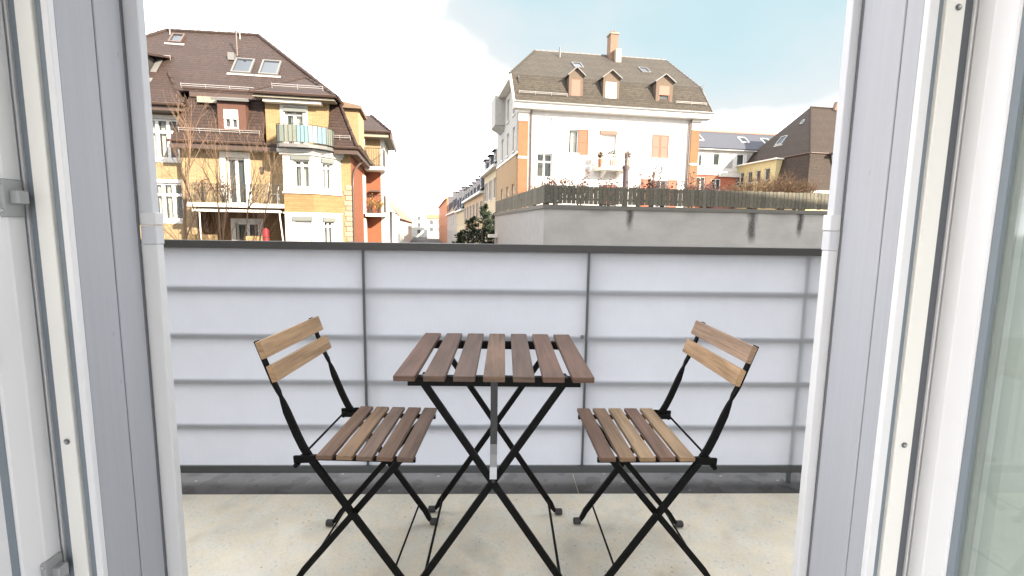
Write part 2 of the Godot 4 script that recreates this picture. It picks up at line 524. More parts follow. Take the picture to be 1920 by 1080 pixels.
	M.needle = mat(0.026, 0.042, 0.02, 0.8)
	M.leaf_green = mat(0.07, 0.11, 0.035, 0.7)
	M.leaf_gold = mat(0.42, 0.25, 0.05, 0.7)
	M.pipe_brown = mat(0.085, 0.06, 0.062, 0.6)
	M.terracotta = mat(0.3, 0.12, 0.06, 0.8)

# ------------------------------------------------------------------ light and lens
func sky() -> PanoramaSkyMaterial:
	var w := 1536
	var h := 768
	var f := FastNoiseLite.new()
	f.seed = 14
	f.frequency = 1.6
	f.fractal_octaves = 5
	f.fractal_gain = 0.5
	f.noise_type = FastNoiseLite.TYPE_SIMPLEX_SMOOTH
	# where the breaks in the cloud lie: azimuth, elevation, spread, strength
	var gaps := [[6.0, 26.0, 11.0, 1.2], [22.0, 25.0, 12.0, 1.45], [38.0, 25.0, 10.0, 1.5], [-33.0, 29.0, 5.5, 1.1], [0.0, 36.0, 12.0, 0.8], [-8.0, 31.0, 8.0, 0.8], [85.0, 40.0, 16.0, 0.9], [-120.0, 35.0, 16.0, 0.9], [160.0, 45.0, 14.0, 0.9]]
	var d := PackedFloat32Array()
	d.resize(w * h * 3)
	for y in h:
		var el := (0.5 - (y + 0.5) / h) * PI
		for x in w:
			var az := (x + 0.5) / w * TAU      # the left edge of a panorama faces -z
			var dir := Vector3(sin(az) * cos(el), sin(el), -cos(az) * cos(el))
			var i := (y * w + x) * 3
			if el < 0.0:
				var g := clampf(-el * 3.0, 0.0, 1.0)
				d[i] = lerpf(0.8, 0.2, g); d[i + 1] = lerpf(0.8, 0.2, g); d[i + 2] = lerpf(0.82, 0.2, g)
				continue
			var gap := 0.0
			for s in gaps:
				var da := wrapf(rad_to_deg(az) - s[0], -180.0, 180.0) * cos(el)
				var de: float = rad_to_deg(el) - s[1]
				gap = maxf(gap, s[3] * exp(-(da * da + de * de * 1.6) / (2.0 * s[2] * s[2])))
			var q := Vector3(dir.x, dir.y * 1.9, dir.z) * 1.5
			var nz := f.get_noise_3dv(q) * 0.42
			var wisp := f.get_noise_3dv(q * 3.1 + Vector3(3, 8, 5)) * 0.16
			var cover := 0.74 + nz + wisp - gap
			var low := clampf(1.0 - rad_to_deg(el) / 11.0, 0.0, 1.0)
			var veil := maxf(smoothstep(-0.75, 0.5, cover), low)
			var body := maxf(smoothstep(0.15, 1.05, cover), low * low)
			var up := clampf(rad_to_deg(el) / 60.0, 0.0, 1.0)
			var thick := 0.5 + 0.5 * f.get_noise_3dv(q * 1.7 + Vector3(9, 4, 2))
			var br := 1.7 - 0.4 * thick
			var blue := [lerpf(0.178, 0.135, up), lerpf(0.232, 0.195, up), lerpf(0.244, 0.228, up)]
			var thin := [0.235, 0.243, 0.247]
			var white := [br, br * 1.005, br * 1.03]
			for k in 3:
				d[i + k] = lerpf(lerpf(blue[k], thin[k], veil), white[k], body)
	var m := PanoramaSkyMaterial.new()
	m.panorama = ImageTexture.create_from_image(Image.create_from_data(w, h, false, Image.FORMAT_RGBF, d.to_byte_array()))
	return m

func stage() -> void:
	var cam := Camera3D.new()
	cam.name = "camera"
	add_child(cam)
	var p := 0.12393; var yw := 0.03021; var ro := 0.01459
	var fwd := Vector3(sin(yw) * cos(p), -sin(p), -cos(yw) * cos(p))
	var right := Vector3(cos(yw), 0, sin(yw))
	var up := right.cross(fwd)
	cam.transform = Transform3D(Basis(right * cos(ro) + up * sin(ro), up * cos(ro) - right * sin(ro), -fwd), Vector3(0, 1.1032, 0))
	cam.fov = 61.462
	cam.near = 0.02
	cam.far = 1500.0
	cam.current = true
	var e := Environment.new()
	e.background_mode = Environment.BG_SKY
	e.sky = Sky.new()
	e.sky.sky_material = sky()
	e.tonemap_mode = Environment.TONE_MAPPER_LINEAR
	e.tonemap_exposure = 3.8
	e.sdfgi_enabled = true
	e.ssao_enabled = true
	e.ssil_enabled = true
	var we := WorldEnvironment.new()
	we.name = "environment"
	we.environment = e
	add_child(we)
	var sun := DirectionalLight3D.new()
	sun.name = "sun"
	var az := deg_to_rad(36.0)
	var el := deg_to_rad(23.5)
	var s := ((-city_w) * cos(az) + city_u * sin(az)) * cos(el) + Vector3.UP * sin(el)
	sun.basis = Basis.looking_at(-s, Vector3.UP)
	sun.light_energy = 1.15
	sun.light_color = Color(1.0, 0.945, 0.86)
	sun.light_angular_distance = 0.5
	sun.shadow_enabled = true
	add_child(sun)

# ------------------------------------------------------------------ our own house and balcony
func B(x0: float, x1: float, y0: float, y1: float, z0: float, z1: float, b: MB = null) -> MB:
	var m := b if b else MB.new()
	m.box(Vector3(x0, y0, z0), Vector3(x1, y1, z1))
	return m

func surroundings() -> void:
	struct("ground", B(-500, 500, -4.3, -4.0, -700, 200), M.asphalt, "grey street and yard level far below the balcony")
	struct("balcony_floor", B(-3.2, 3.2, -0.2, 0.0, -1.9, -1.1), M.concrete, "pale worn concrete floor under the folding table and chairs")
	struct("gutter_floor", B(-3.2, 3.2, -0.2, -0.022, -2.12, -1.9), M.gutter_stone, "dark stone strip along the foot of the white railing")
	struct("floor_edge", B(-3.2, 3.2, -0.28, -0.03, -2.2, -2.12), M.coping)
	var seam := B(0.355, 0.358, -0.022, -0.020, -2.1, -1.905)
	struct("gutter_joint", seam, M.stone_dark)
	# doorway facade; unseen room, back left open to light the door frames; storeys above
	var f := B(-14, -0.80, -0.2, 2.6, -1.1, -0.935)
	B(0.796, 30, -0.2, 2.6, -1.1, -0.935, f)
	B(-0.80, 0.796, 2.2, 2.6, -1.1, -0.935, f)
	B(-2.3, -0.98, 0.02, 2.5, -0.935, -0.86, f)
	B(0.98, 2.3, 0.02, 2.5, -0.935, -0.86, f)
	B(-0.98, 0.98, 2.26, 2.5, -0.935, -0.86, f)
	struct("facade_wall", f, M.white_wall, "outer wall of our own house around the balcony doorway")
	struct("room_floor", B(-2.3, 2.3, -0.2, 0.02, -1.098, 2.0), M.pale_unseen_floor)
	struct("room_ceiling", B(-2.3, 2.3, 2.5, 2.6, -0.86, 2.0), M.room_white)
	var side := B(-2.5, -2.3, -0.2, 2.6, -0.86, 2.0)
	struct("unseen_room_wall", side, M.room_white)
	struct("unseen_room_wall", B(2.3, 2.5, -0.2, 2.6, -0.86, 2.0), M.room_green)  # unseen wall, toned dark so the right door pane looks deeper
	struct("unseen_room_wall", B(1.1, 2.3, 0.02, 2.5, 1.85, 2.0), M.room_white)  # out of view, narrows the open back to keep sun off the left leaf
	struct("lower_storey", B(-14, 30, -4.0, -0.2, -1.1, 2.0), M.white_wall)
	struct("unseen_side_storey", B(-14, -2.5, -0.2, 2.6, -0.86, 2.0), M.white_wall)
	struct("unseen_side_storey", B(2.5, 30, -0.2, 2.6, -0.86, 2.0), M.white_wall)  # out of view, runs far right to keep the terrace shaded
	struct("unseen_upper_storey", B(-14, 30, 2.6, 12.6, -1.1, 2.0), M.white_wall)  # out of view, sized to shade the balcony and the terrace

func doorway() -> void:
	var top := 2.2
	var t := thing("door_frame", "white frame with grey metal side linings around the balcony doorway", "door frame", Vector3(0, 0, -0.92))
	var z := 0.92    # everything in the frame's own place
	for k in [{"s": -1, "lip": [0.754, 0.786], "x": [0.788, 0.800, 0.8145, 0.8437, 0.861], "j": 1.020, "gb": [1.125, 1.097, 1.055]}, {"s": 1, "lip": [0.761, 0.783], "x": [0.784, 0.8018, 0.8146, 0.850, 0.8715], "j": 0.975, "gb": [1.143, 1.106, 1.061]}]:
		var s: float = k.s
		var x: Array = k.x
		var pr := func(a: float, b: float, z0: float, z1: float, y0 := 0.02, y1 := top) -> MB:
			var m := MB.new()
			m.cbox(Vector3(s * (a + b) / 2.0, (y0 + y1) / 2.0, (z0 + z1) / 2.0 + z), Basis.IDENTITY, Vector3(absf(b - a), y1 - y0, absf(z1 - z0)), 0.0015)
			return m
		# roller guide: slimmer above the stop block
		put("guide_rail", pr.call(k.lip[0] + 0.004, 0.80, -1.12, -1.0975, k.gb[1], top), M.pvc_grey, t)
		put("guide_rail", pr.call(k.lip[0], 0.80, -1.12, -1.0975, 0.02, k.gb[2]), M.lip, t)
		put("guide_stop", pr.call(k.lip[0] - 0.002, k.lip[1] + 0.001, -1.1235, -1.096, k.gb[1] + 0.001, k.gb[0]), M.lip, t)
		put("guide_stop", pr.call(k.lip[0] - 0.001, k.lip[1] + 0.001, -1.122, -1.0965, k.gb[2] + 0.0005, k.gb[1] - 0.0008), M.pvc_grey, t)
		# side lining in two boards with a joint
		put("side_lining", pr.call(x[0], x[0] + 0.012, -1.095, -k.j - 0.0012), M.reveal, t)
		put("side_lining", pr.call(x[0] + 0.0005, x[0] + 0.012, -k.j + 0.0012, -0.9322), M.reveal, t)
		put("lining_joint", pr.call(x[0] + 0.004, x[0] + 0.012, -k.j - 0.0012, -k.j + 0.0012), M.groove, t)
		put("lining_edge", pr.call(x[0] - 0.0015, x[0] + 0.012, -1.0965, -1.0885), M.groove, t)
		# fixed frame: lip, seal, face, seal
		put("frame_lip", pr.call(x[0] - 0.001, x[1], -0.932, -0.919), M.pvc, t)
		put("gasket", pr.call(x[1], x[2], -0.932, -0.925), M.gasket, t)
		put("frame_face", pr.call(x[2], x[3], -0.932, -0.918), M.pvc_cream, t)
		put("gasket", pr.call(x[3], x[4], -0.932, -0.926), M.gasket_dark if s > 0 else M.gasket, t)
		put("frame_back", pr.call(x[4] + 0.001, 0.99, -0.934, -0.922), M.pvc, t)
		for y in ([0.68, 1.85] if s < 0 else [0.675, 1.514]):
			var m := MB.new()
			var at := Vector3(s * (x[2] + x[3]) / 2.0 + (0.003 if y > 1 else 0.0), y, -0.9165 + z)
			m.tube([at, at + Vector3(0, 0, 0.0022), at + Vector3(0, 0, 0.0034)], [0.0042, 0.004, 0.0022], 12)
			var scr := put("screw", m, M.chrome, t)
			var hole := MB.new()
			hole.tube([at, at + Vector3(0, 0, 0.0005)], [0.0058], 12)
			put("screw_hole", hole, M.gasket_dark, scr)
	put("head", B(-0.86, 0.87, top, top + 0.06, -0.935 + z, -0.918 + z), M.pvc, t)
	put("threshold", B(-0.86, 0.87, 0.02, 0.06, -0.975 + z, -0.918 + z), M.cap_metal, t)
	# the two leaves, swung into the room
	for k in [{"s": -1, "x": 0.861, "label": "open door leaf at the left with grey latch and white lower panel"}, {"s": 1, "x": 0.8715, "label": "open glazed door leaf at the right mirroring the balcony in its pane"}]:
		var s: float = k.s
		var x0: float = k.x
		var l := thing("door_leaf", k.label, "door", Vector3(s * x0, 0.07, -0.915), 0.0, "leaves of the balcony door")
		# own coordinates: x outwards from the doorway, z into the room
		var pl := func(pts: Array, y0: float, y1: float) -> MB:
			var m := MB.new()
			var q := []
			for a in pts:
				q.append(Vector2(s * a[0], a[1]))
			m.prism(q, y0, y1)
			return m
		var stile := [[0.0, 0.0], [0.0, 0.030], [0.0015, 0.034], [0.007, 0.066], [0.011, 0.068], [0.070, 0.068], [0.070, 0.0]]
		put("stile", pl.call(stile, 0.0, 2.1), M.pvc, l)
		var far := []
		for a in stile:
			far.append([a[0], 0.72 - a[1]])
		put("stile", pl.call(far, 0.0, 2.1), M.pvc, l)
		put("rail", pl.call([[0.004, 0.068], [0.004, 0.652], [0.070, 0.652], [0.070, 0.068]], 0.0, 0.10), M.pvc, l)
		put("rail", pl.call([[0.004, 0.068], [0.004, 0.652], [0.070, 0.652], [0.070, 0.068]], 2.0, 2.1), M.pvc, l)
		put("glazing_bead", pl.call([[0.012, 0.0685], [0.016, 0.079], [0.024, 0.079], [0.024, 0.0685]], 0.1, 2.0), M.gasket, l)
		if s < 0:
			put("infill_panel", pl.call([[0.016, 0.0795], [0.016, 0.650], [0.050, 0.650], [0.050, 0.0795]], 0.1, 0.78), M.pvc, l)
			put("rail", pl.call([[0.004, 0.0685], [0.004, 0.6515], [0.070, 0.6515], [0.070, 0.0685]], 0.78, 0.86), M.pvc, l)
		var low := 0.1 if s > 0 else 0.86
		put("pane", pl.call([[0.022, 0.0795], [0.022, 0.650], [0.026, 0.650], [0.026, 0.0795]], low, 2.0), M.glass, l)
		put("spacer", pl.call([[0.0265, 0.077], [0.0265, 0.084], [0.040, 0.084], [0.040, 0.077]], low, 2.0), M.lead, l)
		put("pane", pl.call([[0.0405, 0.0795], [0.0405, 0.650], [0.0445, 0.650], [0.0445, 0.0795]], low, 2.0), M.glass, l)
		if s < 0:
			for y in [1.072, 0.352]:      # keeper plates on the stile
				var kp := MB.new()
				kp.cbox(Vector3(-0.0, y, 0.022), Basis.IDENTITY, Vector3(0.012, 0.066, 0.038), 0.002)
				var plate := put("latch_plate", kp, M.latch, l)
				var nb := MB.new()
				nb.cbox(Vector3(0.011, y + 0.002, 0.018), Basis.IDENTITY, Vector3(0.018, 0.024, 0.022), 0.002)
				put("latch_bolt", nb, M.latch, plate)
				for dy in [-0.022, 0.026]:
					var sc := MB.new()
					sc.tube([Vector3(0.002, y + dy, 0.0412), Vector3(0.002, y + dy, 0.0428)], [0.0042, 0.0036], 10)
					put("screw", sc, M.chrome, plate)

func railing() -> void:
	var t := thing("balcony_railing", "milky white glazed balcony railing with dark metal cap and horizontal bars", "railing", Vector3(0, 0, -2.03))
	put("cap_rail", B(-3.2, 3.2, 1.003, 1.034, -0.035, 0.028), M.cap_metal, t)
	put("bottom_rail", B(-3.2, 3.2, 0.028, 0.060, -0.02, 0.008), M.rail_post, t)
	var xs := [-2.448, -1.504, -0.56, 0.384, 2.27]
	for i in xs.size() - 1:
		var b := MB.new()
		var x0: float = xs[i] + 0.005
		var x1: float = xs[i + 1] - 0.005
		# a sheet with turned edges, milky all through
		b.poly([Vector3(x0, 0.062, 0.0), Vector3(x1, 0.062, 0.0), Vector3(x1, 1.002, 0.0), Vector3(x0, 1.002, 0.0)])
		b.poly([Vector3(x0, 0.062, 0.0), Vector3(x0, 1.002, 0.0), Vector3(x0, 1.002, -0.004), Vector3(x0, 0.062, -0.004)])
		b.poly([Vector3(x1, 1.002, 0.0), Vector3(x1, 0.062, 0.0), Vector3(x1, 0.062, -0.004), Vector3(x1, 1.002, -0.004)])
		put("panel", b, M.panel, t)
	for x in [-2.448, -1.504, -0.56, 0.384, 2.27]:
		put("joint_strip", B(x - 0.0045, x + 0.0045, 0.061, 1.0025, -0.006, 0.003), M.rail_post, t)
	for x in [-2.448, -1.504, -0.56, 0.384, 1.327, 2.27]:
		var low := -0.3 if absf(x - 1.327) < 0.01 else 0.04
		put("post", B(x - 0.011, x + 0.011, low, 1.0, -0.034, -0.0058), M.rail_bar, t)
	for y in [0.835, 0.635, 0.437, 0.238]:
		put("bar", B(-3.2, 3.2, y - 0.0115, y + 0.0115, -0.016, -0.0055), M.rail_bar, t)
	var kn := MB.new()
	kn.tube([Vector3(0.366, 0.642, -0.006), Vector3(0.366, 0.642, 0.0045)], [0.009, 0.008], 10)
	put("clamp", kn, M.rail_bar, t)

# ------------------------------------------------------------------ furniture
func slat(at: Vector3, b: Basis, s: Vector3, along: Vector3) -> MB:
	var m := MB.new()
	m.grain = b * along
	m.shift = Vector2(rng.randf(), rng.randf())
	m.cbox(at, b, s, 0.0016)
	return m

func foot(x: float, z: float, s: float) -> MB:
	var m := MB.new()
	m.tube([Vector3(x - s * 0.014, 0.0125, z), Vector3(x - s * 0.011, 0.0125, z), Vector3(x + s * 0.011, 0.0125, z), Vector3(x + s * 0.014, 0.0125, z)], [0.009, 0.0122, 0.0122, 0.009], 12)
	return m

func chair(label: String, at: Vector3, turn: float, woods: Array) -> void:
	var t := thing("folding_chair", label, "chair", at, turn, "folding chairs at the table")
	var side := Vector3(0, 0, 1)
	for i in 5:
		put("seat_slat", slat(Vector3(-0.123 + i * 0.0585, 0.4395, 0), Basis.IDENTITY, Vector3(0.0465, 0.013, 0.39), Vector3(0, 0, 1)), M[woods[i]], t)
	var lean := Vector3(-0.058, 0.164, 0).normalized()
	var bb := Basis(Vector3(lean.y, -lean.x, 0), lean, Vector3(0, 0, 1))
	put("back_slat", slat(Vector3(-0.2905, 0.752, 0), bb, Vector3(0.017, 0.052, 0.39), Vector3(0, 0, 1)), M[woods[5]], t)
	put("back_slat", slat(Vector3(-0.2625, 0.684, 0), bb, Vector3(0.017, 0.050, 0.39), Vector3(0, 0, 1)), M[woods[6]], t)
	for z in [0.176, -0.176]:
		var b := MB.new()
		var o := -lean * 0.0
		var p := [Vector3(-0.312, 0.775, z), Vector3(-0.268, 0.655, z), Vector3(-0.255, 0.628, z), Vector3(-0.249, 0.613, z), Vector3(-0.243, 0.597, z), Vector3(-0.233, 0.567, z), Vector3(-0.207, 0.500, z), Vector3(-0.190, 0.462, z), Vector3(-0.174, 0.434, z), Vector3(-0.150, 0.400, z), Vector3(0.094, 0.052, z), Vector3(0.104, 0.030, z), Vector3(0.112, 0.016, z)]
		b.ribbon(p, [0.007, 0.007, 0.009, 0.007, 0.013, 0.020, 0.021, 0.021, 0.021, 0.020, 0.019, 0.016, 0.011], [0.019, 0.019, 0.014, 0.009, 0.010, 0.010, 0.010, 0.010, 0.010, 0.010, 0.010, 0.012, 0.014], side)
		var leg := put("rear_upright", b, M.black, t)
		put("foot_cap", foot(0.124, z, 1), M.rubber, leg)
		var fz: float = signf(z) * 0.150
		var q := MB.new()
		q.ribbon([Vector3(0.100, 0.424, fz), Vector3(0.085, 0.414, fz), Vector3(-0.216, 0.052, fz), Vector3(-0.232, 0.030, fz), Vector3(-0.243, 0.016, fz)], [0.016, 0.019, 0.019, 0.016, 0.011], [0.010, 0.010, 0.010, 0.012, 0.014], side)
		var fl := put("front_leg", q, M.black, t)
		put("foot_cap", foot(-0.256, fz, -1), M.rubber, fl)
		var r := MB.new()
		r.bar(Vector3(-0.205, 0.4245, signf(z) * 0.163), Vector3(0.135, 0.4245, signf(z) * 0.163), 0.010, 0.0155, Vector3.UP)
		put("seat_rail", r, M.black, t)
		var k := MB.new()
		k.bar(Vector3(-0.214, 0.428, signf(z) * 0.186), Vector3(-0.150, 0.432, signf(z) * 0.186), 0.008, 0.022, Vector3.UP)
		k.tube([Vector3(-0.205, 0.414, signf(z) * 0.178), Vector3(-0.205, 0.414, signf(z) * 0.1965)], [0.008, 0.007], 10)
		put("pivot_bracket", k, M.black, t)
		k = MB.new()
		k.tube([Vector3(-0.05, 0.262, signf(z) * 0.168), Vector3(-0.05, 0.262, signf(z) * 0.184)], [0.007, 0.006], 10)
		put("pivot_bolt", k, M.black, t)
	for q in [[-0.200, 0.428, 0.186, 0.0035], [0.070, 0.080, 0.172, 0.0035], [-0.190, 0.080, 0.146, 0.0035]]:
		var b := MB.new()
		b.tube([Vector3(q[0], q[1], -q[2]), Vector3(q[0], q[1], q[2])], [q[3]], 8)
		put("cross_rod", b, M.black, t)

func furniture() -> void:
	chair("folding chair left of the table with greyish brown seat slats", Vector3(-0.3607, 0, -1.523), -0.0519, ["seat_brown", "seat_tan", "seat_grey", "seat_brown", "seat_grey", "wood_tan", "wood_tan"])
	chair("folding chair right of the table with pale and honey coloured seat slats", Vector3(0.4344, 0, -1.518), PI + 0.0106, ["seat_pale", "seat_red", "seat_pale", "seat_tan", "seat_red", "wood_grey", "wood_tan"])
	var t := thing("folding_table", "square folding table of seven brown wooden slats on crossed black legs", "table", Vector3(-0.0027, 0, -1.5494), -0.0146)
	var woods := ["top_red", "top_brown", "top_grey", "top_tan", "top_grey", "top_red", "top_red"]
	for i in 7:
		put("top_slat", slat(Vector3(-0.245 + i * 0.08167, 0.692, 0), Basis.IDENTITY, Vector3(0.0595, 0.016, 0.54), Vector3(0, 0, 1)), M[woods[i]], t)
	for z in [0.213, -0.213]:
		var b := MB.new()
		b.prism([Vector2(-0.245, z - 0.009), Vector2(0.245, z - 0.009), Vector2(0.245, z + 0.009), Vector2(-0.245, z + 0.009)], 0.656, 0.6835)
		put("cross_bar", b, M.black, t)
		for s in [-1, 1]:
			var lz: float = z + (0.0065 if s > 0 else -0.0065)
			var q := MB.new()
			q.ribbon([Vector3(-s * 0.212, 0.682, lz), Vector3(-s * 0.2, 0.664, lz), Vector3(s * 0.215, 0.044, lz), Vector3(s * 0.225, 0.026, lz), Vector3(s * 0.233, 0.015, lz)], [0.014, 0.020, 0.020, 0.015, 0.011], [0.010, 0.010, 0.010, 0.012, 0.014], Vector3(0, 0, 1))
			var leg := put("leg", q, M.black, t)
			put("foot_cap", foot(s * 0.246, lz, s), M.rubber, leg)
		var bolt := MB.new()
		bolt.tube([Vector3(0, 0.373, z - 0.0125), Vector3(0, 0.373, z + 0.0125)], [0.005], 10)
		put("pivot_bolt", bolt, M.strap, t)
	for s in [-1, 1]:
		var b := MB.new()
		b.tube([Vector3(s * 0.203, 0.066, -0.213), Vector3(s * 0.203, 0.066, 0.213)], [0.0045], 8)
		put("cross_rod", b, M.black, t)
		for z in [0.226, 0.2]:
			var cl := MB.new()
			cl.cbox(Vector3(s * 0.198, 0.6865, z), Basis.IDENTITY, Vector3(0.016, 0.004, 0.012), 0.0008)
			put("hinge_clip", cl, M.strap, t)
	var st := MB.new()
	st.ribbon([Vector3(0, 0.672, 0.226), Vector3(0, 0.60, 0.227), Vector3(0, 0.54, 0.229), Vector3(0, 0.49, 0.232)], [0.003, 0.003, 0.003, 0.003], [0.020, 0.020, 0.020, 0.020], Vector3.RIGHT)
	var se := MB.new()
	se.ribbon([Vector3(0, 0.49, 0.232), Vector3(0, 0.46, 0.235), Vector3(0, 0.425, 0.241), Vector3(0, 0.405, 0.247), Vector3(0, 0.394, 0.252)], [0.003, 0.003, 0.003, 0.003, 0.003], [0.020, 0.020, 0.020, 0.020, 0.020], Vector3.RIGHT)
	put("shiny_end", se, M.steel, put("locking_strap", st, M.strap, t))  # brighter metal on the lower end imitates its sheen

# ------------------------------------------------------------------ building pieces
# a window set into an opening: pane > frame, sill, curtain, interior
func window(th: Node3D, f: Fr, a: Array, o := {}) -> Node3D:
	var d: float = o.get("d", 0.13)
	var s0: float = a[0]; var s1: float = a[1]; var y0: float = a[2]; var y1: float = a[3]
	var pb := MB.new()
	pb.away([f.p(s0, y0, d + 0.02), f.p(s1, y0, d + 0.02), f.p(s1, y1, d + 0.02), f.p(s0, y1, d + 0.02)], f.p(s0, y0, d + 1.0))
	var w := put(o.get("name", "window"), pb, M.pane, th)
	var t: float = o.get("bar", 0.055)
	var cols: int = o.get("cols", 2)
	var fb := MB.new()
	var fm: Material = o.get("frame", M.white)
	for q in [[s0, s0 + t, y0, y1], [s1 - t, s1, y0, y1], [s0 + t, s1 - t, y0, y0 + t], [s0 + t, s1 - t, y1 - t, y1]]:
		fbox(fb, f, q[0], q[1], q[2], q[3], d - 0.03, d + 0.05)
	for i in range(1, cols):
		var x: float = lerpf(s0, s1, float(i) / cols)
		fbox(fb, f, x - t * 0.75, x + t * 0.75, y0 + t, y1 - t, d - 0.028, d + 0.048)
	if o.has("transom"):
		var y: float = lerpf(y0, y1, o.transom)
		fbox(fb, f, s0 + t, s1 - t, y - t * 0.7, y + t * 0.7, d - 0.034, d + 0.046)
	put("frame", fb, fm, w)
	var ib := MB.new()
	ib.away([f.p(s0, y0, d + 0.45), f.p(s1, y0, d + 0.45), f.p(s1, y1, d + 0.45), f.p(s0, y1, d + 0.45)], f.p(s0, y0, d + 1.0))
	for q in [[s0, y0, s0, y1], [s1, y0, s1, y1], [s0, y0, s1, y0], [s0, y1, s1, y1]]:
		ib.poly([f.p(q[0], q[1], d + 0.05), f.p(q[2], q[3], d + 0.05), f.p(q[2], q[3], d + 0.45), f.p(q[0], q[1], d + 0.45)])
	put("interior", ib, M.interior, w)
	if o.has("curtain"):
		for k in o.curtain:      # [from, to, bottom] as shares of the opening
			var cb := MB.new()
			var n := 9
			for i in n:
				var xa: float = lerpf(s0 + t, s1 - t, lerpf(k[0], k[1], float(i) / n))
				var xb: float = lerpf(s0 + t, s1 - t, lerpf(k[0], k[1], float(i + 1) / n))
				var da: float = d + 0.14 + (0.03 if i % 2 else 0.0)
				var db: float = d + 0.14 + (0.0 if i % 2 else 0.03)
				cb.poly([f.p(xa, lerpf(y0, y1, k[2]), da), f.p(xb, lerpf(y0, y1, k[2]), db), f.p(xb, y1, db), f.p(xa, y1, da)])
			put("curtain", cb, M.curtain, w)
	if o.get("sill", true):
		var sb := MB.new()
		fbox(sb, f, s0 - 0.06, s1 + 0.06, y0 - 0.09, y0, -0.07, d - 0.03)
		put("sill", sb, o.get("sillm", M.sill), w)
	if o.has("blind"):           # roller blind let down from the top
		var bb := MB.new()
		fbox(bb, f, s0 + 0.01, s1 - 0.01, lerpf(y1, y0, o.blind), y1, d - 0.07, d - 0.045)
		put("blind", bb, o.get("blindm", M.blind), w)
	if o.has("box"):
		var kb := MB.new()
		fbox(kb, f, s0 - 0.1, s1 + 0.06, y1 - 0.01, y1 + o.box, -0.09, 0.02)
		put("blind_box", kb, M.grey_box, w)
	if o.has("sur"):
		var ub := MB.new()
		var k: float = o.sur
		var yb: float = y0 - (k if o.get("sur_low", true) else 0.0)
		for q in [[s0 - k, s0, yb, y1 + k], [s1, s1 + k, yb, y1 + k], [s0, s1, y1, y1 + k]]:
			fbox(ub, f, q[0], q[1], q[2], q[3], -0.035, 0.1)
		if o.get("sur_low", true):
			fbox(ub, f, s0, s1, yb, y0, -0.035, 0.1)
		put("surround_frame", ub, o.get("surm", M.trim), w)
	return w

func shutter(th: Node3D, f: Fr, s0: float, s1: float, y0: float, y1: float, m: Material) -> void:
	var b := MB.new()
	fbox(b, f, s0, s0 + 0.06, y0, y1, -0.045, -0.004)
	fbox(b, f, s1 - 0.06, s1, y0, y1, -0.045, -0.004)
	for q in [[y0, y0 + 0.08], [y1 - 0.08, y1], [(y0 + y1) / 2.0 - 0.04, (y0 + y1) / 2.0 + 0.04]]:
		fbox(b, f, s0 + 0.06, s1 - 0.06, q[0], q[1], -0.043, -0.006)
	var n := 12
	for i in n:
		var ya: float = lerpf(y0 + 0.08, y1 - 0.08, float(i) / n)
		var yb: float = lerpf(y0 + 0.08, y1 - 0.08, float(i + 1) / n)
		b.poly([f.p(s0 + 0.06, ya, -0.032), f.p(s1 - 0.06, ya, -0.032), f.p(s1 - 0.06, yb, -0.014), f.p(s0 + 0.06, yb, -0.014)])
	put("shutter", b, m, th)

# a slab of roof: its upper face tiled, a few centimetres thick
func roof_slab(th: Node, called: String, p: Array, m: Material, thick := 0.09) -> MeshInstance3D:
	var b := MB.new()
	var nn := Vector3.ZERO
	for i in p.size():
		nn += (p[i] as Vector3).cross(p[(i + 1) % p.size()])
	nn = nn.normalized()
	if nn.y < 0:
		p.reverse()
		nn = -nn
	b.poly(p)
	var low := []
	for q in p:
		low.append(q - nn * thick)
	for i in p.size():
		var j := (i + 1) % p.size()
		b.poly([p[i], low[i], low[j], p[j]])
	low.reverse()
	b.poly(low)
	return put(called, b, m, th)

func ridge(th: Node, pts: Array, r := 0.09, m: Material = null) -> void:   # a run of ridge tiles
	var b := MB.new()
	for i in pts.size() - 1:
		var a: Vector3 = pts[i]
		var e: Vector3 = pts[i + 1]
		var n := maxi(2, int((e - a).length() / 0.42))
		for k in n:
			b.tube([a.lerp(e, float(k) / n), a.lerp(e, (k + 0.98) / n)], [r, r * 0.82], 7, false)
	put("ridge_tile_run", b, m if m else M.clay, th).set_meta("kind", "stuff")

func snow_guard(th: Node, a: Vector3, e: Vector3) -> void:
	var b := MB.new()
	for y in [0.09, 0.17]:
		b.tube([a + Vector3(0, y, 0.05), e + Vector3(0, y, 0.05)], [0.013], 5)
	var n := maxi(2, int((e - a).length() / 0.8))
	for i in n + 1:
		var q := a.lerp(e, float(i) / n)
		b.tube([q, q + Vector3(0, 0.2, 0.06)], [0.014], 4)
	put("snow_guard_rib", b, M.snow_rail, th)

func gutter(th: Node, a: Vector3, e: Vector3, out: Vector3, m: Material, r := 0.085) -> void:
	var b := MB.new()
	var n := 6
	for i in n:
		var t0 := PI * i / n
		var t1 := PI * (i + 1) / n
		var p0 := out * (-cos(t0) * r) + Vector3.UP * (-sin(t0) * r)
		var p1 := out * (-cos(t1) * r) + Vector3.UP * (-sin(t1) * r)
		b.poly([a + p0, e + p0, e + p1, a + p1])
	b.tube([a + out * r, e + out * r], [0.018], 5)
	put("gutter", b, m, th)

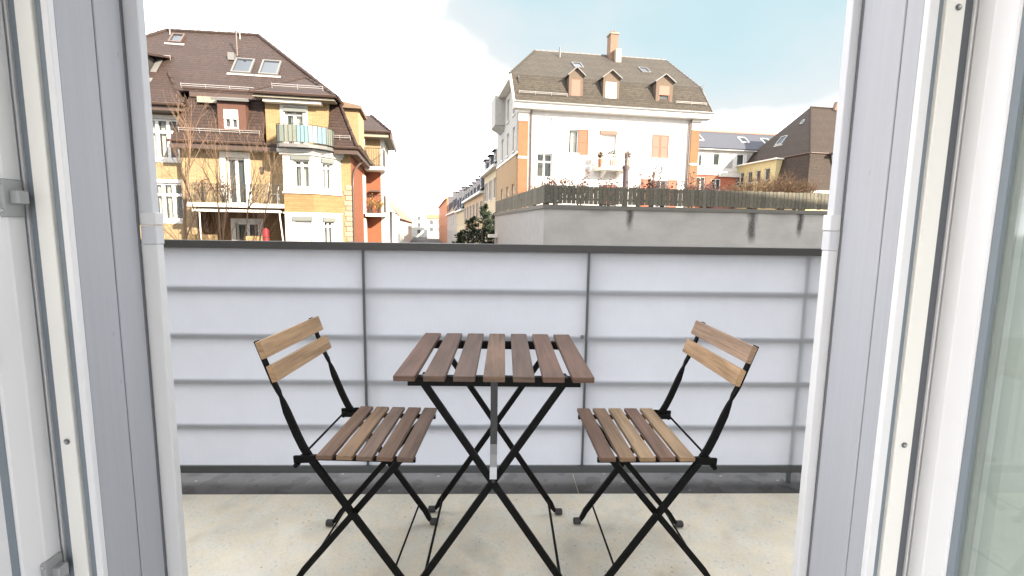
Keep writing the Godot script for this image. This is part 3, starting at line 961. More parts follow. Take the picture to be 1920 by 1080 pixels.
func skylight(th: Node, p: Vector3, right: Vector3, up: Vector3, w: float, h: float, frame: Material, inner := true) -> void:
	var nn := right.cross(up).normalized()
	var b := MB.new()
	var t := 0.07
	for q in [[-w / 2, -w / 2 + t, 0.0, h], [w / 2 - t, w / 2, 0.0, h], [-w / 2 + t, w / 2 - t, 0.0, t], [-w / 2 + t, w / 2 - t, h - t, h]]:
		var cc := []
		for i in 8:
			cc.append(p + right * (q[1] if i & 1 else q[0]) + up * (q[3] if i & 2 else q[2]) + nn * (0.11 if i & 4 else -0.02))
		b.hexa(cc)
	var k := put("skylight", b, frame, th)
	var g := MB.new()
	g.poly([p + right * (-w / 2 + t) + up * t + nn * 0.06, p + right * (w / 2 - t) + up * t + nn * 0.06, p + right * (w / 2 - t) + up * (h - t) + nn * 0.06, p + right * (-w / 2 + t) + up * (h - t) + nn * 0.06])
	put("pane", g, M.sky_pane if inner else M.slate_pane, k)
	var ap := MB.new()
	ap.poly([p + right * (-w / 2 - 0.15) - up * 0.14 + nn * 0.025, p + right * (w / 2 + 0.15) - up * 0.14 + nn * 0.025, p + right * (w / 2 + 0.15) + up * 0.0 + nn * 0.03, p + right * (-w / 2 - 0.15) + up * 0.0 + nn * 0.03])
	if inner:
		put("apron", ap, M.snow_rail, k)

func bars_along(b: MB, pts: Array, y0: float, y1: float, gap: float, r := 0.009) -> void:
	for i in pts.size() - 1:
		var a: Vector3 = pts[i]
		var e: Vector3 = pts[i + 1]
		for y in [y0, y1]:
			b.tube([Vector3(a.x, y, a.z), Vector3(e.x, y, e.z)], [r * 1.7], 5)
		var n := maxi(1, int((e - a).length() / gap))
		for k in n + 1:
			var q := a.lerp(e, float(k) / n)
			b.tube([Vector3(q.x, y0, q.z), Vector3(q.x, y1, q.z)], [r], 4, false)

func pipe(th: Node, called: String, pts: Array, r: float, m: Material) -> void:
	var b := MB.new()
	b.tube(pts, [r], 8)
	put(called, b, m, th)

# ------------------------------------------------------------------ the apartment house at the left
func left_house() -> void:
	var t := city_thing("apartment_house", "yellow brick apartment house with brown tiled mansard roof, white bay and balconies", "house", -7.0, -4.0, 24.0)
	var f := fr_front(24.0)
	# centre wall behind the balconies
	var door := [-8.60, -7.82, 1.98, 4.02]
	var lowdoor := [-8.72, -7.7, -1.0, 1.15]
	var b := MB.new()
	wall(b, f, -10.4, -5.95, 1.8, 4.35, [door])
	wall(b, f, -10.4, -9.9, -4.0, 1.8)
	put("wall", b, M.brick, t)
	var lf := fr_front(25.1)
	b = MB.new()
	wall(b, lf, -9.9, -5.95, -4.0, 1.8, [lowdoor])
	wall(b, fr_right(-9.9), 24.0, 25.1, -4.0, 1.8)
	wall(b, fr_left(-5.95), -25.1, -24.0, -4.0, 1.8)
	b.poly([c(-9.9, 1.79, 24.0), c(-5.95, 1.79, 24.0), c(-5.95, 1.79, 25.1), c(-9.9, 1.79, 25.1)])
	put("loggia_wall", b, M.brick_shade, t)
	window(t, f, door, {"name": "balcony_door", "cols": 2, "sill": false, "sur": 0.24, "sur_low": false, "surm": M.trim, "bar": 0.075, "d": 0.16})
	window(t, lf, lowdoor, {"name": "balcony_door", "cols": 2, "sill": false, "sur": 0.2, "sur_low": false, "bar": 0.08})
	# wall lamp
	var lm := MB.new()
	fbox(lm, f, -7.13, -7.03, 3.40, 3.62, -0.12, -0.02)
	fbox(lm, f, -7.15, -7.01, 3.62, 3.655, -0.14, -0.0)
	fbox(lm, f, -7.10, -7.06, 3.34, 3.40, -0.09, -0.0)
	put("wall_lamp", lm, M.iron, t)
	# wing at the far left, a little set back
	var g := fr_front(24.6)
	var w1 := [-12.0, -10.70, 3.92, 5.66]
	var w2 := [-11.92, -10.66, 1.22, 2.88]
	var w3 := [-11.92, -10.66, -2.4, 0.0]
	b = MB.new()
	wall(b, g, -17.5, -10.42, -4.0, 6.6, [w1, w2, w3])
	put("wall", b, M.brick, t)
	for k in [w1, w2, w3]:
		window(t, g, k, {"cols": 3, "transom": 0.68, "bar": 0.085, "sur": 0.15, "d": 0.1, "surm": M.trim, "curtain": [[0.06, 0.3, 0.05], [0.40, 0.52, 0.05]], "sill": false})
	b = MB.new()
	wall(b, fr_right(-10.42), 24.0, 24.6, -4.0, 6.6)
	put("wall", b, M.brick, t)
	# lower balcony with awning box, upper slab and wire rail
	b = MB.new()
	b.box(c(-9.85, 1.80, 24.0), c(-5.955, 1.97, 22.75))
	put("balcony_slab", b, M.trim, t)
	b = MB.new()
	var rp := [c(-9.75, 0, 24.0), c(-9.75, 0, 22.82), c(-6.0, 0, 22.82)]
	for y in [2.06, 2.2, 2.34, 2.48, 2.62]:
		bars_along(b, rp, y, y + 0.14, 0.07 if y < 2.1 else 9.0, 0.0075)
	for x in 66:
		var bx := lerpf(-9.75, -6.0, x / 65.0)
		b.tube([c(bx, 2.06, 22.82), c(bx, 2.80, 22.82)], [0.012], 4, false)
	bars_along(b, rp, 2.06, 2.80, 0.9, 0.012)
	put("railing_bars", b, M.iron, t).set_meta("kind", "stuff")
	b = MB.new()
	b.box(c(-9.55, 1.60, 23.95), c(-6.12, 1.70, 22.70))
	put("awning", b, M.awning, t)
	for u in [-9.3, -6.14]:
		pipe(t, "support_post", [c(u, 1.62, 22.78), c(u + (0.12 if u > -7 else 0.0), 0.2, 22.78), c(u + (0.12 if u > -7 else 0.0), -4.0, 22.78)], 0.028, M.white)
	b = MB.new()
	b.box(c(-9.85, -1.2, 24.0), c(-5.955, -1.0, 22.75))
	put("balcony_slab", b, M.trim, t)
	b = MB.new()
	wall(b, fr_front(22.8), -9.8, -9.0, -1.0, 0.62)
	b.box(c(-9.8, -1.0, 22.9), c(-8.7, 0.62, 22.8))
	b.box(c(-7.55, -1.0, 22.9), c(-6.9, 0.58, 22.8))
	put("parapet_section", b, M.brick_pale, t)
	# bay
	var bf := fr_front(22.9)
	var bc := fr_span(-4.73, 22.9, -3.72, 24.0)
	var bs := fr_span(-5.95, 24.0, -5.95, 22.9)
	var cl := sqrt(1.01 * 1.01 + 1.1 * 1.1)
	var u1 := [-5.49, -4.88, 2.72, 3.90]
	var u2 := [-5.52, -4.86, -0.6, 1.28]
	var c1 := [0.52, 1.02, 2.70, 3.86]
	var c2 := [0.52, 1.02, -0.6, 1.26]
	b = MB.new()
	wall(b, bf, -5.95, -4.73, 2.50, 4.12, [u1])
	wall(b, bc, 0, cl, 2.50, 4.12, [c1])
	wall(b, bs, 0, 1.1, 2.50, 4.12)
	put("bay_wall", b, M.bay_wall, t)
	b = MB.new()
	wall(b, bf, -5.95, -4.73, 1.62, 2.47)
	wall(b, bc, 0, cl, 1.62, 2.47)
	wall(b, bs, 0, 1.1, 1.62, 2.47)
	put("bay_wall", b, M.brick_band, t)
	b = MB.new()
	wall(b, bf, -5.95, -4.73, -4.0, 1.60, [u2])
	wall(b, bc, 0, cl, -4.0, 1.60, [c2])
	wall(b, bs, 0, 1.1, -4.0, 1.60)
	put("bay_wall", b, M.bay_wall, t)
	var plan := func(k: float) -> Array:
		return [Vector2(c(-5.95 - k, 0, 24).x, c(0, 0, 24.0).z), Vector2(c(-5.95 - k, 0, 0).x, c(0, 0, 22.9 - k).z), Vector2(c(-4.73 + k * 0.4, 0, 0).x, c(0, 0, 22.9 - k).z), Vector2(c(-3.72 + k, 0, 0).x, c(0, 0, 24.0 - k * 0.5).z), Vector2(c(-3.72 + k, 0, 0).x, c(0, 0, 24.0).z)]
	for q in [[0.06, 2.455, 2.52], [0.05, 1.58, 1.64], [0.10, 4.10, 4.20], [0.17, 4.20, 4.34]]:
		b = MB.new()
		b.prism(plan.call(q[0]), q[1] - base.y, q[2] - base.y)
		put("cornice", b, M.bay_wall, t)
	window(t, bf, u1, {"cols": 2, "transom": 0.80, "curtain": [[0.12, 0.48, 0.0], [0.55, 0.95, 0.0]], "box": 0.17, "d": 0.12, "bar": 0.06})
	window(t, bf, u2, {"cols": 2, "blind": 0.96, "box": 0.17, "d": 0.14})
	window(t, bc, c1, {"cols": 2, "transom": 0.80, "curtain": [[0.0, 0.95, 0.0]], "box": 0.17, "d": 0.12})
	window(t, bc, c2, {"cols": 2, "transom": 0.88, "box": 0.17, "d": 0.12})
	# right end of the front: brick with stone corner, then the orange side
	b = MB.new()
	wall(b, f, -3.80, -3.28, -4.0, 4.35)
	put("wall", b, M.brick_pale, t)
	var y := -4.0
	var i := 0
	while y < 2.82:
		var wd := 0.34 if i % 2 else 0.26
		var qb := MB.new()
		qb.cbox((c(-3.275, y, 23.97) + c(-3.275 - wd, y + 0.235, 24.2)) / 2.0, Basis.IDENTITY, Vector3(wd, 0.225, 0.25), 0.018)
		qb.shift = Vector2(i * 0.37, i * 0.71)
		put("corner_stone", qb, M.stone if i % 3 else M.stone_dark, t)
		y += 0.24
		i += 1
	var r := fr_right(-3.28)
	b = MB.new()
	wall(b, r, 24.0, 30.0, -4.0, 4.5)
	put("wall", b, M.orange_wall, t)
	b = MB.new()
	b.box(c(-3.28, -4.0, 28.7), c(-3.2, 1.5, 29.5))
	b.box(c(-3.28, 1.75, 28.6), c(-3.2, 3.9, 29.4))
	put("door_surround", b, M.trim, t)
	pipe(t, "downpipe", [c(-2.98, 4.32, 25.9), c(-3.0, 4.22, 25.7), c(-3.08, 4.0, 25.1), c(-3.17, 3.75, 24.6), c(-3.21, 3.4, 24.25), c(-3.22, 2.8, 24.14), c(-3.22, -4.0, 24.14)], 0.05, M.brown_metal)
	# lower mansard: two front stretches, corner, right side
	var e0 := 23.35
	var ey := 4.58
	var fb := func(u: float, yy: float) -> Vector3: return c(u, yy, 23.35 + (yy - 4.58) * 0.485)
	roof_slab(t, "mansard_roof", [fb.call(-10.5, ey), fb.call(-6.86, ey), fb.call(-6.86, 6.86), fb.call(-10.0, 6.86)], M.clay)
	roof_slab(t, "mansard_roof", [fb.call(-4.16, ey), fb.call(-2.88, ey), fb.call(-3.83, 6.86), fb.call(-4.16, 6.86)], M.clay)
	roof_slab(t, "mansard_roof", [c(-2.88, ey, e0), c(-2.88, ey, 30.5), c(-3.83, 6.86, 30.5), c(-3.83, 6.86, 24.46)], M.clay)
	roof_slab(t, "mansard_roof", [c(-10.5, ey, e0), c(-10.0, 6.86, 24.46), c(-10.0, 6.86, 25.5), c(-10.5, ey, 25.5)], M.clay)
	ridge(t, [c(-2.90, ey + 0.04, e0), c(-3.83, 6.9, 24.44)], 0.08)
	snow_guard(t, fb.call(-10.2, 4.95), fb.call(-7.0, 4.95))
	snow_guard(t, fb.call(-4.1, 4.92), fb.call(-3.2, 4.92))
	b = MB.new()
	b.box(c(-10.5, 4.30, 24.02), c(-6.0, 4.38, 23.40))
	b.box(c(-6.0, 4.36, 24.02), c(-2.92, 4.44, 23.40))
	b.box(c(-3.28, 4.36, 24.02), c(-2.92, 4.44, 30.5))
	put("soffit_section", b, M.soffit, t)
	b = MB.new()
	b.box(c(-10.5, 4.28, 23.40), c(-6.2, 4.50, 23.36))
	b.box(c(-3.9, 4.28, 23.40), c(-2.88, 4.52, 23.36))
	b.box(c(-2.93, 4.28, 23.40), c(-2.88, 4.52, 30.5))
	put("fascia_trim", b, M.brown_trim, t)
	gutter(t, c(-10.55, 4.58, 23.29), c(-6.25, 4.58, 23.29), Vector3(0, 0, 1), M.brown_metal)
	gutter(t, c(-3.85, 4.58, 23.29), c(-2.80, 4.58, 23.29), Vector3(0, 0, 1), M.brown_metal)
	gutter(t, c(-2.82, 4.58, 23.25), c(-2.82, 4.58, 30.5), Vector3(1, 0, 0), M.brown_metal)
	# a little flat strip of lead between mansard and upper roof
	b = MB.new()
	b.box(c(-10.0, 6.60, 24.60), c(-3.83, 6.84, 24.25))
	put("eave_band", b, M.brown_trim, t)
	b = MB.new()
	b.box(c(-9.62, 6.33, 24.3), c(-8.55, 6.58, 24.02))
	put("eave_trim", b, M.soffit, t)
	gutter(t, c(-10.2, 6.93, 24.18), c(-7.2, 6.93, 24.18), Vector3(0, 0, 1), M.brown_metal, 0.07)
	# upper roof
	var rl := c(-12.33, 10.5, 27.9)
	var rr := c(-8.15, 10.6, 27.9)
	var k0 := c(-3.80, 6.86, 24.35)
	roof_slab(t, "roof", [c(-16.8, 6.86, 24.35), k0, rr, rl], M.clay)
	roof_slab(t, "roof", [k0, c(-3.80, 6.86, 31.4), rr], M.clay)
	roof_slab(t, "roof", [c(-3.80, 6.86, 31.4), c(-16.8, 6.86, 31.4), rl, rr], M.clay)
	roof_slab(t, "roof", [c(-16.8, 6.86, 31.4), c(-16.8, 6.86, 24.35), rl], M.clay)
	ridge(t, [rl, rr], 0.1)
	ridge(t, [rr, k0 + Vector3(0, 0.05, 0)], 0.1)
	ridge(t, [c(-16.8, 6.9, 24.35), rl], 0.1)
	var sl := Vector3(0, 3.69, -3.55).normalized()
	var on := func(u: float, yy: float) -> Vector3: return c(u, yy, 24.35 + (yy - 6.86) * 0.962)
	snow_guard(t, on.call(-10.4, 7.0), on.call(-7.45, 7.0))
	snow_guard(t, on.call(-12.6, 8.55), on.call(-11.4, 8.55))
	skylight(t, on.call(-8.27, 8.0), Vector3.RIGHT, sl, 0.84, 1.22, M.lead)
	skylight(t, on.call(-7.08, 8.0), Vector3.RIGHT, sl, 0.84, 1.22, M.lead)
	skylight(t, on.call(-11.62, 9.62), Vector3.RIGHT, sl, 0.56, 0.78, M.brown_metal)
	# vent box with its pipe
	b = MB.new()
	b.box(on.call(-9.02, 8.9) + Vector3(0, -0.1, -0.1), on.call(-8.74, 8.9) + Vector3(0, 0.24, 0.2))
	var vent := put("roof_vent", b, M.lead, t)
	b = MB.new()
	b.tube([on.call(-8.72, 9.1), on.call(-8.72, 9.1) + Vector3(0, 1.0, 0)], [0.05, 0.05], 8)
	b.tube([on.call(-8.72, 9.1) + Vector3(0, 1.0, 0), on.call(-8.72, 9.1) + Vector3(0, 1.14, 0)], [0.08, 0.07], 8)
	put("vent_pipe", b, M.brown_metal, vent)
	for q in [[-8.9, 10.2], [-12.05, 10.2]]:
		pipe(t, "ridge_rod", [on.call(q[0], q[1]), on.call(q[0], q[1]) + Vector3(0, 0.75, 0)], 0.02, M.snow_rail)
	# dormer cut into the roof at the far left
	b = MB.new()
	b.box(on.call(-13.2, 7.3) + Vector3(0, 0, 0.05), on.call(-11.95, 8.45) + Vector3(0, 0, 0.0))
	var dl := put("dormer", b, M.interior, t)
	roof_slab(dl, "dormer_roof", [on.call(-13.4, 8.5) + Vector3(0, 0.0, 1.1), on.call(-11.8, 8.5) + Vector3(0, 0.0, 1.0), on.call(-11.3, 8.75), on.call(-13.4, 8.75)], M.clay)
	b = MB.new()
	b.poly([on.call(-11.9, 7.2) + Vector3(0, 0, 0.06), on.call(-11.65, 7.2) + Vector3(0, 0, 0.06), on.call(-11.65, 8.5) + Vector3(0, 0.06, 0.06), on.call(-11.9, 8.5) + Vector3(0, 0.06, 0.06)])
	put("dormer_cheek", b, M.lead, dl)
	# hipped roof over the left wing
	var wa := c(-11.15, 7.75, 25.1)
	var wb := c(-10.05, 6.16, 23.75)
	roof_slab(t, "wing_roof", [c(-17.5, 6.16, 23.75), wb, wa, c(-17.5, 7.75, 25.1)], M.clay)
	roof_slab(t, "wing_roof", [wb, c(-10.05, 6.16, 25.3), wa], M.clay)
	ridge(t, [wb, wa], 0.09)
	gutter(t, c(-17.5, 6.13, 23.68), c(-9.98, 6.13, 23.68), Vector3(0, 0, 1), M.brown_metal)
	b = MB.new()
	b.box(c(-17.5, 5.86, 24.62), c(-10.1, 6.04, 23.80))
	put("soffit_section", b, M.brown_trim, t)
	# dormer with a half-drawn white blind
	var df := fr_front(23.62)
	var dw := [-8.45, -7.86, 5.20, 6.00]
	b = MB.new()
	wall(b, df, -8.68, -7.55, 4.98, 6.42, [dw], 0.1)
	for s in [-8.68, -7.55]:
		b.poly([c(s, 4.98, 23.62), c(s, 4.98, 24.3), c(s, 6.42, 24.3), c(s, 6.42, 23.62)])
	var dm := put("dormer", b, M.brown_dormer, t)
	roof_slab(dm, "dormer_roof", [c(-8.86, 6.42, 23.40), c(-7.36, 6.42, 23.40), c(-7.55, 6.70, 24.4), c(-8.60, 6.70, 24.4)], M.lead, 0.1)
	window(t, df, dw, {"cols": 2, "blind": 0.5, "bar": 0.075, "d": 0.06, "sill": false})
	# upper room over the bay: yellow front, own hipped roof, awning cassette
	var tf := fr_front(23.9)
	var td := [-6.02, -5.26, 4.45, 6.18]
	b = MB.new()
	wall(b, tf, -6.84, -4.18, 4.40, 6.62, [td])
	wall(b, fr_left(-6.84), -25.0, -23.9, 4.40, 6.62)
	wall(b, fr_right(-4.18), 23.9, 25.0, 4.40, 6.62)
	put("wall", b, M.brick_pale, t)
	window(t, tf, td, {"name": "balcony_door", "cols": 2, "transom": 0.9, "sill": false, "sur": 0.2, "sur_low": false, "curtain": [[0.2, 0.95, 0.0]], "d": 0.14, "bar": 0.07})
	b = MB.new()
	b.box(c(-6.06, 6.10, 23.9), c(-5.1, 6.30, 23.78))
	put("blind_box", b, M.grey_box, t)
	b = MB.new()
	b.box(c(-6.80, 6.40, 23.9), c(-4.40, 6.52, 23.45))
	put("awning", b, M.awning, t)
	var ta := c(-5.42, 8.05, 25.5)
	var tl := c(-7.22, 6.74, 23.25)
	var tr := c(-3.74, 6.74, 23.25)
	roof_slab(t, "hipped_roof", [tl, tr, ta], M.clay)
	roof_slab(t, "hipped_roof", [tl, ta, c(-7.22, 6.74, 25.0)], M.clay)
	roof_slab(t, "hipped_roof", [tr, c(-3.74, 6.74, 25.0), ta], M.clay)
	ridge(t, [tr, ta], 0.09)
	ridge(t, [tl, ta], 0.07)
	snow_guard(t, c(-6.4, 6.98, 23.5), c(-4.3, 6.98, 23.5))
	gutter(t, c(-7.25, 6.72, 23.18), c(-3.70, 6.72, 23.18), Vector3(0, 0, 1), M.brown_metal)
	gutter(t, c(-3.68, 6.72, 23.18), c(-3.68, 6.72, 24.6), Vector3(1, 0, 0), M.brown_metal)
	b = MB.new()
	b.box(c(-7.15, 6.54, 23.95), c(-3.8, 6.62, 23.28))
	put("soffit_section", b, M.soffit, t)
	# rounded balcony in front of it
	var ring := [c(-6.12, 0, 23.95), c(-6.12, 0, 22.85), c(-6.06, 0, 22.58), c(-5.92, 0, 22.42), c(-5.7, 0, 22.36), c(-5.2, 0, 22.34), c(-4.75, 0, 22.40), c(-4.4, 0, 22.55), c(-4.1, 0, 22.82), c(-3.92, 0, 23.2), c(-3.88, 0, 23.7)]
	b = MB.new()
	var pp := []
	for q in ring:
		pp.append(Vector2(q.x, q.z))
	b.prism(pp, 4.36 - base.y, 4.50 - base.y)
	put("balcony_slab", b, M.lead, t)
	b = MB.new()
	bars_along(b, ring, 4.56 - base.y, 5.30 - base.y, 0.14, 0.008)
	put("railing_bars", b, M.iron, t).set_meta("kind", "stuff")
	for k in ring.size() - 1:
		b = MB.new()
		var a: Vector3 = ring[k] * 0.985 + (c(-5.0, 0, 23.6)) * 0.015
		var e: Vector3 = ring[k + 1] * 0.985 + (c(-5.0, 0, 23.6)) * 0.015
		a.y = 0; e.y = 0
		var ins := (c(-5.0, 0, 23.6) - (a + e) / 2.0)
		ins.y = 0
		ins = ins.normalized() * 0.012
		var h0 := Vector3.UP * (4.58 - base.y)
		var h1 := Vector3.UP * (5.27 - base.y)
		b.hexa([a + h0, e + h0, a + h1, e + h1, a + h0 + ins, e + h0 + ins, a + h1 + ins, e + h1 + ins])
		put("railing_panel", b, M.balc_blue if k in [5, 6, 7] else M.balc_panel, t)
	# side dormer on the right slope
	b = MB.new()
	b.box(c(-4.3, 4.95, 27.2), c(-3.02, 6.62, 25.0))
	var sd := put("dormer", b, M.ochre_wall, t)
	b = MB.new()
	b.hexa([c(-4.6, 6.62, 24.75), c(-2.85, 6.60, 24.75), c(-4.6, 7.06, 24.75), c(-2.85, 6.74, 24.75), c(-4.6, 6.62, 27.4), c(-2.85, 6.60, 27.4), c(-4.6, 7.06, 27.4), c(-2.85, 6.74, 27.4)])
	put("dormer_roof", b, M.brown_wall, sd)
	b = MB.new()
	b.box(c(-3.02, 5.0, 27.0), c(-2.98, 6.5, 25.2))
	put("dormer_front", b, M.peach_wall, sd)
	# rear wing with its stacked balconies
	var rf := fr_front(30.0)
	b = MB.new()
	wall(b, rf, -3.28, -2.42, 4.2, 6.4)
	put("wall", b, M.brick, t)
	b = MB.new()
	wall(b, rf, -3.28, -2.42, -4.0, 4.2)
	put("wall", b, M.orange_wall, t)
	b = MB.new()
	b.box(c(-2.42, -4.0, 34.0), c(-2.2, 6.4, 29.97))
	put("corner_pier", b, M.white_wall, t)
	for q in [[1.62, 1.80], [4.22, 4.40], [-1.2, -1.0]]:
		b = MB.new()
		b.box(c(-3.2, q[0], 30.0), c(-2.12, q[1], 28.75))
		put("balcony_slab", b, M.trim, t)
		b = MB.new()
		bars_along(b, [c(-3.2, 0, 28.8), c(-2.16, 0, 28.8), c(-2.16, 0, 29.95)], q[1] + 0.08 - base.y, q[1] + 1.0 - base.y, 0.12, 0.01)
		put("railing_bars", b, M.iron, t).set_meta("kind", "stuff")
	b = MB.new()
	b.box(c(-3.05, 3.05, 30.0), c(-2.45, 3.15, 29.4))
	put("awning", b, M.brown_metal, t)
	var q0 := 29.2
	var ap := c(-3.05, 7.75, 31.6)
	roof_slab(t, "wing_roof", [c(-4.4, 6.42, q0), c(-1.78, 6.42, q0), ap, c(-4.4, 7.75, 31.6)], M.clay)
	roof_slab(t, "wing_roof", [c(-1.78, 6.42, q0), c(-1.78, 6.42, 34.2), c(-3.05, 7.75, 33.2), ap], M.clay)
	ridge(t, [c(-1.78, 6.42, q0), ap], 0.09)
	b = MB.new()
	b.box(c(-3.3, 6.10, 34.2), c(-1.86, 6.36, q0 + 0.08))
	put("soffit_section", b, M.soffit, t)
	gutter(t, c(-3.6, 6.40, q0 - 0.07), c(-1.74, 6.40, q0 - 0.07), Vector3(0, 0, 1), M.brown_metal)
	b = MB.new()
	b.box(c(-1.80, 6.0, 34.2), c(-1.70, 6.42, q0 - 0.05))
	put("fascia_trim", b, M.brown_metal, t)
	# the solid behind it all
	b = MB.new()
	b.box(c(-17.4, -4.0, 31.0), c(-3.4, 6.6, 25.8))
	put("core_wall", b, M.brown_wall, t)

# ------------------------------------------------------------------ the white house
func white_house() -> void:
	var t := city_thing("villa", "white rendered house with grey tiled roof, three dormers and orange corner strips", "house", 12.2, -4.0, 31.0)
	var f := fr_front(31.0)
	var o1 := [7.23, 8.14, 7.16, 8.10]
	var o2 := [9.30, 9.94, 5.95, 7.42]
	var o3 := [11.52, 12.52, 5.05, 7.25]
	var o4 := [7.20, 8.22, 4.36, 5.84]
	var o5 := [15.1, 16.2, 5.86, 7.36]
	var o6 := [15.12, 16.3, 2.6, 4.40]
	var o7 := [11.7, 12.7, 2.6, 4.0]
	var b := MB.new()
	wall(b, f, 6.60, 17.82, -4.0, 8.55, [o1, o2, o3, o4, o5, o6, o7], 0.3)
	put("wall", b, M.white_wall, t)
	# corner strips of orange brick with white blocks
	for q in [[5.97, 6.60], [17.82, 18.42]]:
		for k in [[-4.0, 5.48, "brick_orange"], [5.48, 5.62, "white_wall"], [5.62, 7.78, "brick_orange"], [7.78, 8.42, "white_wall"]]:
			b = MB.new()
			b.box(c(q[0], k[0], 31.6), c(q[1], k[1], 30.94 if k[2] != "white_wall" else 30.90))
			put("corner_strip", b, M[k[2]], t)
		b = MB.new()
		b.box(c(q[0] - 0.05, 8.30, 31.0), c(q[1] + 0.05, 8.46, 30.8))
		put("capital", b, M.trim, t)
	var wk := {"d": 0.2, "sur": 0.0}
	window(t, f, o1, {"d": 0.16, "blind": 0.99, "blindm": M.trim, "sillm": M.trim})
	window(t, f, o2, {"d": 0.18, "cols": 1, "curtain": [[0.3, 1.0, 0.0]], "sill": true, "sillm": M.trim})
	shutter(t, f, 9.95, 10.60, 5.88, 7.46, M.shutter)
	window(t, f, o3, {"name": "balcony_door", "d": 0.24, "cols": 1, "blind": 0.97, "blindm": M.white, "sill": false})
	b = MB.new()
	fbox(b, f, 11.40, 12.56, 7.22, 7.46, -0.10, 0.0)
	put("blind_box", b, M.shutter_pale, t)
	window(t, f, o4, {"d": 0.16, "cols": 2, "transom": 0.66, "bar": 0.07, "sillm": M.trim})
	window(t, f, o5, {"d": 0.16, "cols": 2, "sillm": M.trim})
	shutter(t, f, 15.06, 15.64, 5.84, 7.38, M.shutter_pale)
	shutter(t, f, 15.66, 16.24, 5.84, 7.38, M.shutter_pale)
	window(t, f, o6, {"d": 0.16, "cols": 3, "sillm": M.trim})
	shutter(t, f, 14.42, 15.08, 2.6, 4.46, M.shutter)
	shutter(t, f, 16.34, 17.0, 2.6, 4.46, M.shutter)
	window(t, f, o7, {"d": 0.16, "blind": 0.9, "blindm": M.shutter_pale, "sillm": M.trim})
	pipe(t, "downpipe", [c(6.76, 8.42, 30.7), c(6.78, 8.25, 30.9), c(6.78, -4.0, 30.93)], 0.05, M.brown_metal)
	pipe(t, "downpipe", [c(17.68, 8.42, 30.7), c(17.66, 8.25, 30.9), c(17.66, -4.0, 30.93)], 0.05, M.brown_metal)
	# little balcony with turned rail
	b = MB.new()
	b.prism([Vector2(c(11.0, 0, 0).x, c(0, 0, 31.0).z), Vector2(c(11.15, 0, 0).x, c(0, 0, 29.95).z), Vector2(c(13.05, 0, 0).x, c(0, 0, 29.95).z), Vector2(c(13.2, 0, 0).x, c(0, 0, 31.0).z)], 4.86 - base.y, 5.02 - base.y)
	put("balcony_slab", b, M.trim, t)
	for k in 2:
		b = MB.new()
		b.hexa([c(11.5 + k * 1.05, 4.4, 30.99), c(11.64 + k * 1.05, 4.4, 30.99), c(11.5 + k * 1.05, 4.86, 30.99), c(11.64 + k * 1.05, 4.86, 30.99), c(11.5 + k * 1.05, 4.78, 30.2), c(11.64 + k * 1.05, 4.78, 30.2), c(11.5 + k * 1.05, 4.86, 30.2), c(11.64 + k * 1.05, 4.86, 30.2)])
		put("bracket", b, M.trim, t)
	b = MB.new()
	var rp := [c(11.1, 0, 30.95), c(11.22, 0, 30.05), c(12.98, 0, 30.05), c(13.1, 0, 30.95)]
	bars_along(b, rp, 5.08 - base.y, 5.80 - base.y, 0.13, 0.02)
	put("railing_bars", b, M.trim, t).set_meta("kind", "stuff")
	# left flank: white above, its street shade put into grey; ochre below
	var l := fr_left(5.97)
	var holes := []
	for w in [32.55, 34.8, 37.2]:
		holes.append([-w - 0.4, -w + 0.4, 6.15, 7.7])
		holes.append([-w - 0.4, -w + 0.4, 8.5, 10.0])
	var low := []
	for w in [32.6, 34.8, 37.2]:
		low.append([-w - 0.45, -w + 0.45, 2.2, 4.0])
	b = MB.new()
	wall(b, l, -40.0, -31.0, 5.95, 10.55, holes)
	put("wall", b, M.grey_and_shaded_wall, t)
	b = MB.new()
	wall(b, l, -40.0, -31.0, -4.0, 5.80, low)
	put("wall", b, M.ochre_wall, t)
	b = MB.new()
	fbox(b, l, -40.0, -31.0, 5.80, 5.95, -0.05, 0.1)
	put("string_course", b, M.trim, t)
	for h in holes:
		window(t, l, h, {"cols": 2, "transom": 0.7, "sillm": M.sill})
	for h in low:
		window(t, l, h, {"cols": 2, "transom": 0.7})
	b = MB.new()
	b.box(c(5.25, 8.55, 38.4), c(5.97, 10.6, 36.3))
	b.hexa([c(5.97, 8.15, 36.5), c(5.97, 8.15, 36.5), c(5.25, 8.55, 36.4), c(5.97, 8.55, 36.4), c(5.97, 8.15, 38.2), c(5.97, 8.15, 38.2), c(5.25, 8.55, 38.3), c(5.97, 8.55, 38.3)])
	put("oriel", b, M.grey_and_shaded_wall, t)
	b = MB.new()
	wall(b, fr_right(18.42), 31.0, 40.0, -4.0, 8.6)
	b.poly([c(18.42, 8.6, 31.0), c(18.42, 8.6, 40.0), c(18.42, 10.6, 39.6), c(18.42, 13.7, 35.7), c(18.42, 10.6, 31.4)])
	put("wall", b, M.white_wall, t)
	b = MB.new()
	b.box(c(6.1, -4.0, 40.0), c(18.3, 8.4, 32.0))
	put("core_wall", b, M.white_wall, t)
	# eave
	b = MB.new()
	b.box(c(5.60, 8.46, 31.05), c(18.95, 8.80, 30.42))
	put("eave_board", b, M.white_wall, t)
	gutter(t, c(5.55, 8.84, 30.36), c(19.0, 8.84, 30.36), Vector3(0, 0, 1), M.zinc, 0.07)
	# roof
	var e0 := c(5.55, 8.84, 30.40); var e1 := c(19.0, 8.84, 30.40)
	var k0 := c(5.45, 10.72, 31.4); var k1 := c(18.55, 10.72, 31.4)
	var r0 := c(8.0, 13.72, 35.7); var r1 := c(18.15, 13.80, 35.7)
	var j0 := c(5.45, 10.72, 40.0); var j1 := c(18.55, 10.72, 40.0)
	roof_slab(t, "roof", [e0, e1, k1, k0], M.weathered, 0.1)
